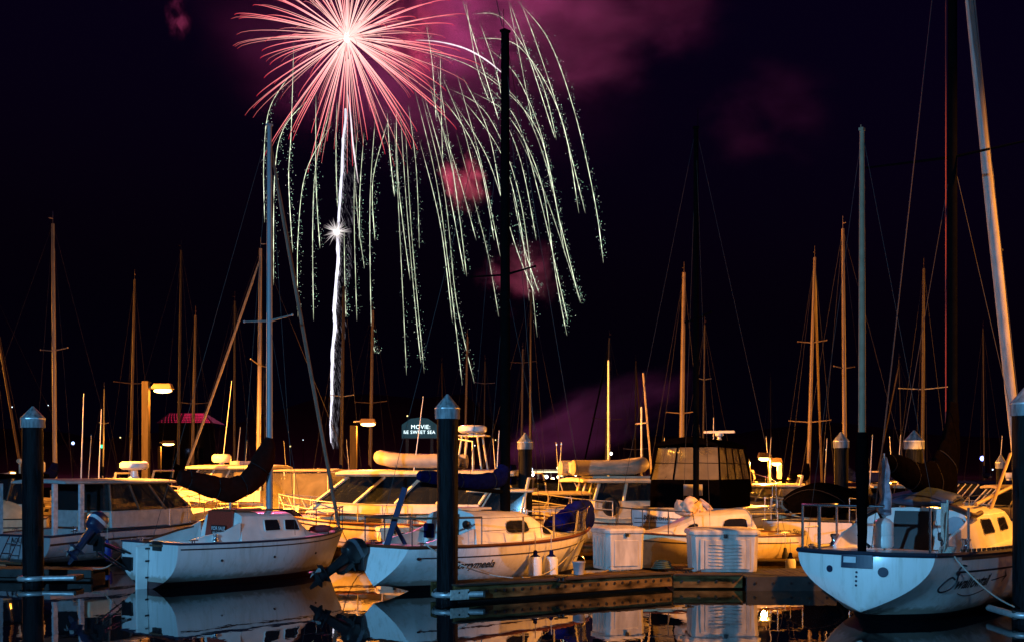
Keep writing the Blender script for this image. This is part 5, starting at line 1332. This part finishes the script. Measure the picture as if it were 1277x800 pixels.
# small sloop with tan furled mainsail in front of the enclosure boat, left
def boat_tan():
    a = R(176); X, Y = PX(826, 42.5), 44
    t = thing('sailboat', 'small sloop with tan furled mainsail left of the black enclosure', 'sailboat', (X, Y, 0), a)
    H = Hull(4.2, .8, 1.1, .9, .9, 1.1, .3, 0, .5, 0, 2.4, 2.6, 1.2); build_hull(t, H, hcr, offwh, None, n=16)
    T = Trunk(.9, 3.2, .75, .4, .5, .4, lambda x: H.sheer(x / H.L), .8, .9); T.build(t, offwh)
    MB().tube([(1.9, 0, 1.2), (1.9, 0, 7.0)], [.06, .045], 8).build('mast', alum, t)
    MB().tube([(.1, 0, 1.1), (.55, 0, 6.5)], .035, 6).build('furled_jib', tancanvas, t)
    sail_cover(t, [(.1, 0, 2.2, .10, .22), (.5, 0, 2.15, .22, .34), (1.2, 0, 2.05, .20, .28), (1.9, 0, 1.9, .10, .12)], tancanvas, 'furled_mainsail', wrk=.06)
boat_tan()

# ------------------------------------------------------------------ far shore
def far_building():
    d = 165; x0, x1 = PX(196, d), PX(267, d); zt, ze = PZ(513, d), PZ(527, d)
    t = thing('waterfront_building', 'dark far building with red lit roof behind the orange mast', 'building', ((x0 + x1) / 2, d, .9))
    w_ = (x1 - x0); bm_ = mat('dark_wall', (.03, .025, .025), .8); ze -= .9; zt -= .9
    MB().box((-.6, 3, ze / 2), (w_ * .8, 6, ze)).build('wall', bm_, t, 0)
    MB().loft([[V((-w_ / 2, -.5, ze)), V((w_ / 2, -.5, ze)), V((w_ / 2, 6.5, ze)), V((-w_ / 2, 6.5, ze))], [V((-w_ / 2 + 1, 2.6, zt)), V((w_ / 2 - 2.2, 2.6, zt)), V((w_ / 2 - 2.2, 3.2, zt)), V((-w_ / 2 + 1, 3.2, zt))]]).build('roof', mat('dark_roof', (.06, .012, .018), .6), t, 0)
    m = MB(); n = 30
    for i in range(n):
        fx = i / (n - 1); bright = .25 + .75 * fx
        if i in (11, 12): continue
        for j in range(6):
            f = (j + .3) / 6.4; sx = lerp(-w_ / 2 + .5, w_ / 2 - .5, fx) + f * (lerp(.9, -1.9, fx)); y = lerp(-.5, 2.6, f) - .08; z = lerp(ze, zt, f) + .07
            if fx > .3 or (i + j) % 2: m.ball((sx, y, z), (.035 + .045 * bright,) * 3, 6, 4)
    o = m.build('roof_bulbs', emit_mat('red_bulb', (1, .03, .12), 1.0), t, 0); o['kind'] = 'stuff'
    for i in range(4): MB().box((-w_ * .3 + i * w_ * .18, -.03, ze * .5), (1.2, .05, 1.6)).build('window', darkwin, t, 0)
far_building()

def led_sign():
    d = 120; x0, x1 = PX(501, d), PX(545, d); zb_, zm, zt = PZ(546, d), PZ(529, d), PZ(520, d)
    t = thing('lit_sign', 'gabled teal sign with glowing pale letters over the dinghy-topped cruiser', 'sign', ((x0 + x1) / 2, d, .9)); w_ = (x1 - x0) / 2
    zb_ -= .9; zm -= .9; zt -= .9
    MB().slab([(-w_, 0, zb_), (w_, 0, zb_), (w_, 0, zm), (w_ * .5, 0, zt - .12), (0, 0, zt), (-w_ * .5, 0, zt - .12), (-w_, 0, zm)], (0, .3, 0)).build('panel', mat('teal_screen', (.01, .05, .06), .4, emit=(.004, .035, .05), estr=1), t, 0)
    for sx in (-1, 1): MB().box((sx * w_ * .7, .2, zb_ / 2 - .3), (.3, .3, zb_ + .6)).build('support', black, t, 0)
    lm = emit_mat('pale_led', (.75, .95, 1), 2.2)
    def row(body, z, size, cx):
        vs, fs = text_pts(body, size, 0, 1.08); wd = max(v.x for v in vs)
        MB().add([V((v.x - wd / 2 + cx, -.03, z + v.y)) for v in vs], fs).build('led_lettering', lm, t, 0)
    row('MOVIE:', zb_ + 1.02, .62, .12); row('BE SWEET SEA', zb_ + .50, .50, .0)
    for i in range(2): MB().box((0, .0, zb_ - .02 + i * .0), (w_ * 2.02, .36, .08)).build('rim', black, t, 0) if i == 0 else None
led_sign()

def shore_light(px, py, d, col, st, r, label, grp=None):
    x, z = PX(px, d), PZ(py, d)
    t = thing('shore_light', label, 'lamp', (x, d, .9), 0, grp)
    MB().bar((0, 0, -.6), (0, 0, z - .9), .05).build('post', dkspar, t)
    MB().ball((0, 0, z - .9), r, 8, 6).build('bulb', emit_mat('bulb_%s' % st if False else 'bulb_' + '_'.join('%02d' % int(c * 99) for c in col) + '_%d' % int(st), col, st), t)
W_, O_, A_ = (1, .93, .8), (1, .45, .08), (1, .75, .3)
shore_light(663, 590, 140, W_, 30, .32, 'bright white far lamp right of the thick black mast')
shore_light(127, 556, 140, (.05, 1, .35), 3, .22, 'green far light right of the leftmost pile')
shore_light(1189, 480, 95, A_, 12, .22, 'amber far light high beside the big yacht mast')
shore_light(1225, 571, 140, (.2, .25, 1), 10, .30, 'blue far light left of the furled headsail')
shore_light(91, 552, 140, (.4, .55, 1), 4, .2, 'small blue far light right of the tall tan mast')
shore_light(757, 587, 140, O_, 12, .30, 'orange far lamp at the foot of the bright tan mast')
shore_light(763, 580, 140, (1, .25, .12), 8, .24, 'red far light just right of the bright tan mast')
shore_light(762, 565, 140, W_, 5, .2, 'white far light above the red one by the tan mast')
rnd = random.Random(21)
grp = 'small pale lamps along the far shore'
for i in range(34):
    shore_light(rnd.uniform(640, 742), rnd.uniform(582, 598), rnd.uniform(132, 160), rnd.choice((W_, (.8, .9, 1), A_)), rnd.choice((4, 9, 16)), rnd.uniform(.12, .24), 'small pale lamp in the cluster on the far shore', grp)
grp2 = 'scattered dim lamps of the far town'
for px, py in ((15, 507), (60, 505), (150, 545), (378, 548), (362, 556), (508, 518), (592, 555), (618, 548), (700, 553), (694, 554), (1030, 560), (1100, 590), (1238, 585), (590, 540), (548, 585), (553, 590)):
    shore_light(px, py, rnd.uniform(140, 200), rnd.choice((W_, A_, (.7, .85, 1))), 2, rnd.uniform(.07, .13), 'dim lamp scattered over the dark far town', grp2)
def pavilion():
    d = 150; x0, x1 = PX(640, d), PX(702, d); z = PZ(586, d)
    t = thing('lit_canopy', 'long low lit canopy on the far shore beside the bright white lamp', 'canopy', ((x0 + x1) / 2, d, .9))
    MB().box((0, 0, z - .9), (x1 - x0, 3, .25)).build('roof', offwh, t, 0)
    MB().box((0, -1.6, z - 1.1), (x1 - x0, .08, .12)).build('light_strip', emit_mat('strip_light', (1, .85, .55), 2.5), t, 0)
    for i in range(5): MB().bar((lerp(x0 - x1, x1 - x0, i / 4) / 2, -1.2, -.5), (lerp(x0 - x1, x1 - x0, i / 4) / 2, -1.2, z - .9), .08).build('post', alum, t)
pavilion()
# ================================================================== FIREWORKS
D0 = 350
C0 = V((PX(433, D0), D0, PZ(47, D0))); K = D0 / F
def FP(px, py, dy=0): return V((PX(px, D0 + dy), D0 + dy, PZ(py, D0 + dy)))
hot = emit_mat('burning_star', (1, 1, 1), 1.0, True)
def burst():
    t = thing('firework_burst', 'round pink and white firework burst of straight rays', 'firework', C0)
    rnd = random.Random(8)
    MB().ball((0, 0, 0), (1.0, 1.0, 1.6), 14, 10).build('core', emit_mat('white_hot_core', (1, .9, .75), 6), t)
    N = 98; ga = math.pi * (3 - 5 ** .5)
    for i in range(N):
        z = 1 - 2 * (i + .5) / N; rr = math.sqrt(1 - z * z); th = i * ga + rnd.uniform(-.25, .25)
        dv = V((rr * math.cos(th), rr * math.sin(th), z + rnd.uniform(-.12, .12))).normalized()
        Rr = rnd.uniform(31, 42) * (1 if rnd.random() > .2 else .75); n = 16; dr_ = rnd.uniform(2.5, 4.8); pts = []; rad = []; cols = []
        s0 = rnd.choice((.02, .02, .05, .12))
        for k in range(n + 1):
            s = min(1, s0 + (1 - s0) * k / n)
            pts.append(dv * Rr * (1 - (1 - s) ** 1.5) - V((0, 0, dr_ * s * s)));
            rad.append(.05 + .115 * math.sin(math.pi * min(1, s * .8 + .12)) ** .8 * (1 - .55 * s))
            if s < .5: c = V((1.9, 1.1, 1.02)).lerp(V((1.5, .36, .40)), s / .5)
            else: c = V((1.5, .36, .40)).lerp(V((.60, .02, .05)), (s - .5) / .5)
            cols.append(tuple(c))
        MB().tube(pts, rad, 5, True, cols).build('ray', hot, t, 0)
    fine = MB()
    for i in range(110):
        dv = V((rnd.gauss(0, 1), rnd.gauss(0, 1), rnd.gauss(0, 1))).normalized(); Rr = rnd.uniform(22, 40); pts = []; cols = []; rad = []
        for k in range(9):
            s = min(1, .03 + .97 * k / 8); pts.append(dv * Rr * (1 - (1 - s) ** 1.5) - V((0, 0, 4.2 * s * s))); rad.append(.10 * (1 - .7 * s) + .015)
            cols.append(tuple(V((1.6, .9, .8)).lerp(V((.6, .06, .08)), s)))
        fine.tube(pts, rad, 4, True, cols)
    o = fine.build('fine_rays', hot, t, 0); o['kind'] = 'stuff'
    lamp_light('burst_light', (0, 0, 0), 950000, (1, .10, .30), 6, t)
burst()

ARCS = """235,175 175,270 160,400 162,555|280,240 210,320 187,440 184,712|235,100 228,330 222,450 232,630|330,310 265,430 245,600 245,790|290,230 290,450 300,620|330,262 292,400 282,560 284,800
342,250 340,400 344,520|395,300 385,500 392,800|440,270 425,500 428,800 437,880|470,300 432,450 437,600|385,420 396,560 411,670|468,280 474,380 486,490|490,250 495,450 525,700|500,270 515,500 537,760 552,905
485,300 500,600 516,935|512,300 530,600 560,930|535,220 590,450 625,700 655,960|550,225 610,480 640,750 685,955|560,240 610,420 660,680|548,350 600,560 630,800|600,130 602,260 606,400|590,150 640,480 666,690
640,180 700,400 750,640|610,250 690,380 735,600|655,190 720,330 756,520|655,0 700,150 746,300|663,0 690,160 722,252|680,230 770,290 850,450 890,700 916,836|620,220 720,290 800,500 842,840|560,125 700,180 840,320 900,560 948,752
690,95 800,120 900,290 946,532|680,35 760,50 850,200 890,350|770,0 800,150 832,320|775,10 830,170 886,345|790,0 870,100 935,280 985,500 1007,655|800,5 840,110 905,310 962,532|690,165 800,260 870,430 912,640
700,200 790,300 850,500 900,720 918,800|650,240 750,380 800,560 822,750|630,250 720,400 790,620 836,735|780,480 810,620 846,730|790,330 860,480 930,690 951,755|640,330 690,520 720,640 746,790|580,250 640,420 690,600
570,200 625,400 650,560|605,190 660,330 700,500|720,120 790,190 850,330 880,480|565,60 580,160 590,300|740,250 800,400 840,600|700,60 745,200 760,330|520,260 540,420 548,620|410,330 400,470 398,600|360,560 362,700 365,790"""
def willow():
    t = thing('willow_firework', 'drooping willow firework of pale green glittering trails', 'firework', FP(560, -60))
    O = V(t.location); rnd = random.Random(17); gl = MB()
    for arc in ARCS.replace('\n', '|').split('|'):
        P_ = [tuple(float(c) / 2 + (249 if i == 0 else 0) for i, c in enumerate(q.split(','))) for q in arc.split()]
        dep = rnd.uniform(-35, 35); fine = []
        for i in range(len(P_) - 1):
            p0, p1, p2, p3 = [V((*P_[max(0, min(len(P_) - 1, i + k))], 0)) for k in (-1, 0, 1, 2)]
            for j in range(20):
                u = j / 20; fine.append(.5 * ((2 * p1) + (-p0 + p2) * u + (2 * p0 - 5 * p1 + 4 * p2 - p3) * u * u + (-p0 + 3 * p1 - 3 * p2 + p3) * u ** 3))
        fine.append(V((*P_[-1], 0))); n = len(fine); br = rnd.uniform(.6, 1.15); pts = []; rad = []; cols = []
        for i, p in enumerate(fine):
            s = i / (n - 1); q = FP(p.x, p.y, dep) - O; pts.append(q)
            e = min(1, s / .18 + .08) * max(.1, min(1, (1.02 - s) / .12)); b = br * (.45 + .55 * s) * e * rnd.uniform(.45, 1.45)
            rad.append((.03 + .04 * e) * rnd.uniform(.7, 1.35)); cols.append((1.8 * b, 1.95 * b, 1.4 * b))
            for _ in range(5):
                if s < .96 and rnd.random() < .35 + .45 * s:
                    off = abs(rnd.gauss(0, .75)) + .12; sgn = 1 if rnd.random() < .82 else -.6; g = rnd.uniform(.25, 1.3) * br * min(1, s * 2.2 + .1)
                    c = q + V((off * sgn, rnd.uniform(-.6, .6), rnd.uniform(-1.2, 1.2))); r = rnd.uniform(.045, .105)
                    col = (.85 * g, 1.5 * g, 1.1 * g) if rnd.random() < .65 else (1.5 * g, 1.6 * g, 1.3 * g)
                    gl.add([c + V((r, 0, 0)), c + V((0, r, 0)), c + V((-r, 0, 0)), c + V((0, -r, 0)), c + V((0, 0, r)), c + V((0, 0, -r))], [[0, 1, 4], [1, 2, 4], [2, 3, 4], [3, 0, 4], [1, 0, 5], [2, 1, 5], [3, 2, 5], [0, 3, 5]], col)
        MB().tube(pts, rad, 5, True, cols).build('trail', hot, t, 0)
    o = gl.build('glitter', hot, t, 0); o['kind'] = 'stuff'
willow()

def comet():
    t = thing('rising_firework', 'rising white firework column with starry flash partway up', 'firework', (PX(416, 345), 345, 1.5))
    O = V(t.location); rnd = random.Random(9)
    def Q(px, py, dy=-5): return V((PX(px, 345), 345 + dy, PZ(py, 345))) - O
    path = [(416, 552), (415, 530), (417, 500), (417, 470), (418, 440), (421, 410), (420, 390), (422, 360), (425, 330), (424, 300), (426, 270), (428, 240), (430, 210), (431, 180), (434, 155), (434, 138)]
    fine = []
    for i in range(len(path) - 1):
        for k in range(4): f = k / 4; fine.append((lerp(path[i][0], path[i + 1][0], f) + rnd.uniform(-.25, .25), lerp(path[i][1], path[i + 1][1], f)))
    n = len(fine); b = [(1.5 if i < n * .55 else lerp(1.5, .9, (i - n * .55) / (n * .45))) * rnd.uniform(.85, 1.1) for i in range(n)]
    MB().tube([Q(*p) for p in fine], [(.12 + .36 * min(1, i / 14)) * (1 if i < n * .6 else .75) * rnd.uniform(.8, 1.15) for i in range(n)], 6, True, [(.95 * q, .93 * q, 1.1 * q) for q in b]).build('column', hot, t, 0)
    fz = MB()
    def on(f):
        f = max(0, min(.999, f)) * (n - 1); j = int(f); u = f - j; return lerp(fine[j][0], fine[j + 1][0], u), lerp(fine[j][1], fine[j + 1][1], u)
    for i in range(1500):
        f = rnd.random(); px, py = on(f)
        wd = 17 * min(1, .40 + .8 * f) * (1 if f < .85 else .75); u = rnd.random() ** 1.3; q = rnd.uniform(.02, .24) * (1 - .5 * u)
        if rnd.random() < .22: u = rnd.uniform(.72, 1); q = rnd.uniform(.08, .32)
        if rnd.random() < .25: u = rnd.uniform(-.12, .12); q = rnd.uniform(.4, 1.3)
        L_ = rnd.uniform(.4, 1.6)
        a_ = Q(px + u * wd, py, -4 + rnd.uniform(-1, 1)); b_ = Q(px + u * wd + rnd.uniform(.8, 2.2) * L_, py + 6 * L_, -4)
        fz.tube([a_, a_.lerp(b_, .5) + V((.12, 0, 0)), b_], [.012, rnd.uniform(.02, .05), .01], 3, True, [(.85 * q, .78 * q, .92 * q)] * 3)
    o = fz.build('feathered_sparks', hot, t, 0); o['kind'] = 'stuff'
    MB().ball(Q(424, 295, -7), .95, 12, 8).build('flash', emit_mat('flash_white', (1, .96, .9), 5), t)
    sp = MB()
    for i in range(130):
        a_ = rnd.uniform(0, 2 * math.pi); b_ = rnd.uniform(-1, 1); dv = V((math.cos(a_) * math.sqrt(1 - b_ * b_), math.sin(a_) * math.sqrt(1 - b_ * b_), b_)); L_ = rnd.uniform(2.0, 5.2)
        c = Q(424, 295, -7); q = rnd.uniform(.5, 1.1)
        sp.tube([c, c + dv * L_ * .5, c + dv * L_], [.16, .09, .02], 4, True, [(1.8, 1.7, 1.6), (.9 * q, .8 * q, .8 * q), (.2 * q, .16 * q, .18 * q)])
    sp.build('flash_ray', hot, t, 0)
    for pts in ([(520, 58), (548, 60), (580, 68), (606, 82), (626, 98), (634, 106)], [(436, 120), (440, 150), (443, 185), (447, 215), (450, 236)], [(342, 4), (352, 0), (368, 2), (380, 8)]):
        cr = []
        for i in range(len(pts) - 1):
            p0, p1, p2, p3 = [V((*pts[max(0, min(len(pts) - 1, i + k))], 0)) for k in (-1, 0, 1, 2)]
            for j in range(6): u = j / 6; cr.append(.5 * ((2 * p1) + (-p0 + p2) * u + (2 * p0 - 5 * p1 + 4 * p2 - p3) * u * u + (-p0 + 3 * p1 - 3 * p2 + p3) * u ** 3))
        k = len(cr); w_ = [math.sin(math.pi * (.06 + .88 * i / (k - 1))) for i in range(k)]
        MB().tube([Q(p.x, p.y) for p in cr], [.03 + .2 * e * rnd.uniform(.75, 1.15) for e in w_], 6, True, [(1.3 * (.35 + .65 * e), 1.1 * (.3 + .7 * e), 1.2 * (.3 + .7 * e)) for e in w_]).build('streak', hot, t, 0)
comet()

# ------------------------------------------------------------------ smoke lit by the burst
def smoke(px, py, rx, ry, dens, col, label, rz=0, ns=2.2, thr=.42, dy=25, depth=None, glow=None):
    m = bpy.data.materials.new('smoke_volume'); m.use_nodes = True; n = m.node_tree.nodes; l = m.node_tree.links
    n.remove(n['Principled BSDF']); v = n.new('ShaderNodeVolumePrincipled'); l.new(v.outputs[0], n['Material Output'].inputs['Volume'])
    v.inputs['Color'].default_value = (*col, 1); v.inputs['Anisotropy'].default_value = .0
    tc = n.new('ShaderNodeTexCoord'); ln = n.new('ShaderNodeVectorMath'); ln.operation = 'LENGTH'; 
    wn = n.new('ShaderNodeTexNoise'); wn.inputs['Scale'].default_value = 1.7; wn.inputs['Detail'].default_value = 5
    wm = n.new('ShaderNodeMapping'); wm.inputs['Location'].default_value = (py * .02, px * .017, 0); l.new(tc.outputs['Object'], wm.inputs[0]); l.new(wm.outputs[0], wn.inputs[0])
    ws = n.new('ShaderNodeVectorMath'); ws.operation = 'SUBTRACT'; ws.inputs[1].default_value = (.5, .5, .5); l.new(wn.outputs['Color'], ws.inputs[0])
    wx = n.new('ShaderNodeVectorMath'); wx.operation = 'SCALE'; wx.inputs['Scale'].default_value = 2.2; l.new(ws.outputs[0], wx.inputs[0])
    wa = n.new('ShaderNodeVectorMath'); wa.operation = 'ADD'; l.new(tc.outputs['Object'], wa.inputs[0]); l.new(wx.outputs[0], wa.inputs[1]); l.new(wa.outputs[0], ln.inputs[0])
    fo = n.new('ShaderNodeMapRange'); fo.interpolation_type = 'SMOOTHSTEP'; fo.inputs[1].default_value = .05; fo.inputs[2].default_value = .80; fo.inputs[3].default_value = 1; fo.inputs[4].default_value = 0
    l.new(ln.outputs['Value'], fo.inputs[0])
    nz = n.new('ShaderNodeTexNoise'); nz.inputs['Scale'].default_value = ns; nz.inputs['Detail'].default_value = 6; nz.inputs['Roughness'].default_value = .6; nz.inputs['Distortion'].default_value = .6
    mp = n.new('ShaderNodeMapping'); mp.inputs['Location'].default_value = (px * .01, py * .013, 0); l.new(tc.outputs['Object'], mp.inputs[0]); l.new(mp.outputs[0], nz.inputs[0])
    rm = n.new('ShaderNodeMapRange'); rm.interpolation_type = 'SMOOTHSTEP'; rm.inputs[1].default_value = thr - .04; rm.inputs[2].default_value = thr + .38; l.new(nz.outputs[0], rm.inputs[0])
    l2 = n.new('ShaderNodeVectorMath'); l2.operation = 'LENGTH'; l.new(tc.outputs['Object'], l2.inputs[0])
    f2 = n.new('ShaderNodeMapRange'); f2.interpolation_type = 'SMOOTHSTEP'; f2.inputs[1].default_value = .45; f2.inputs[2].default_value = .96; f2.inputs[3].default_value = 1; f2.inputs[4].default_value = 0; l.new(l2.outputs['Value'], f2.inputs[0])
    ff = n.new('ShaderNodeMath'); ff.operation = 'MULTIPLY'; l.new(fo.outputs[0], ff.inputs[0]); l.new(f2.outputs[0], ff.inputs[1])
    mu = n.new('ShaderNodeMath'); mu.operation = 'MULTIPLY'; l.new(ff.outputs[0], mu.inputs[0]); l.new(rm.outputs[0], mu.inputs[1])
    m2 = n.new('ShaderNodeMath'); m2.operation = 'MULTIPLY'; m2.inputs[1].default_value = dens; l.new(mu.outputs[0], m2.inputs[0]); l.new(m2.outputs[0], v.inputs['Density'])
    o = MB().ball((0, 0, 0), 1, 24, 14).build('smoke_cloud', m, None, 80)
    o.location = FP(px, py, dy); o.scale = (rx * K, (depth or (rx + ry) / 2 * K), ry * K); o.rotation_euler = (0, R(rz), 0)
    tag(o, label, 'smoke', None, 'stuff')
MG = (.85, .75, .85)
smoke(720, 15, 290, 150, .085, (.75, .7, 1), 'magenta lit smoke bank high right of the burst', 0, 3.4, .38, 30)
smoke(530, 40, 80, 115, .03, (.9, .65, .6), 'bright pink smoke close behind the right half of the burst', 0, 2.8, .42, 14)
smoke(580, 230, 48, 52, .45, (.9, .65, .6), 'small red smoke puff among the willow trails', 0, 2.2, .40, 12)
smoke(648, 345, 70, 64, .26, (.85, .7, .75), 'rose smoke puff beside the thick black mast top', 0, 2.2, .40, 12)
smoke(960, 145, 150, 95, .016, (.7, .65, 1), 'faint purple smoke patch in the right sky', 0, 1.8, .40, 20)
smoke(745, 525, 190, 68, .16, (.55, .60, .95), 'purple smoke drifting low over the right far shore', -22, 1.6, .30, 30)
smoke(222, 24, 22, 36, .11, MG, 'thin curl of purple smoke left of the burst', 0, 2.2, .44, 5)
smoke(560, 40, 520, 290, .0078, (.7, .65, 1), 'thin purple veil of smoke spread across the sky around the burst', 0, 1.2, .30, 60, 60)
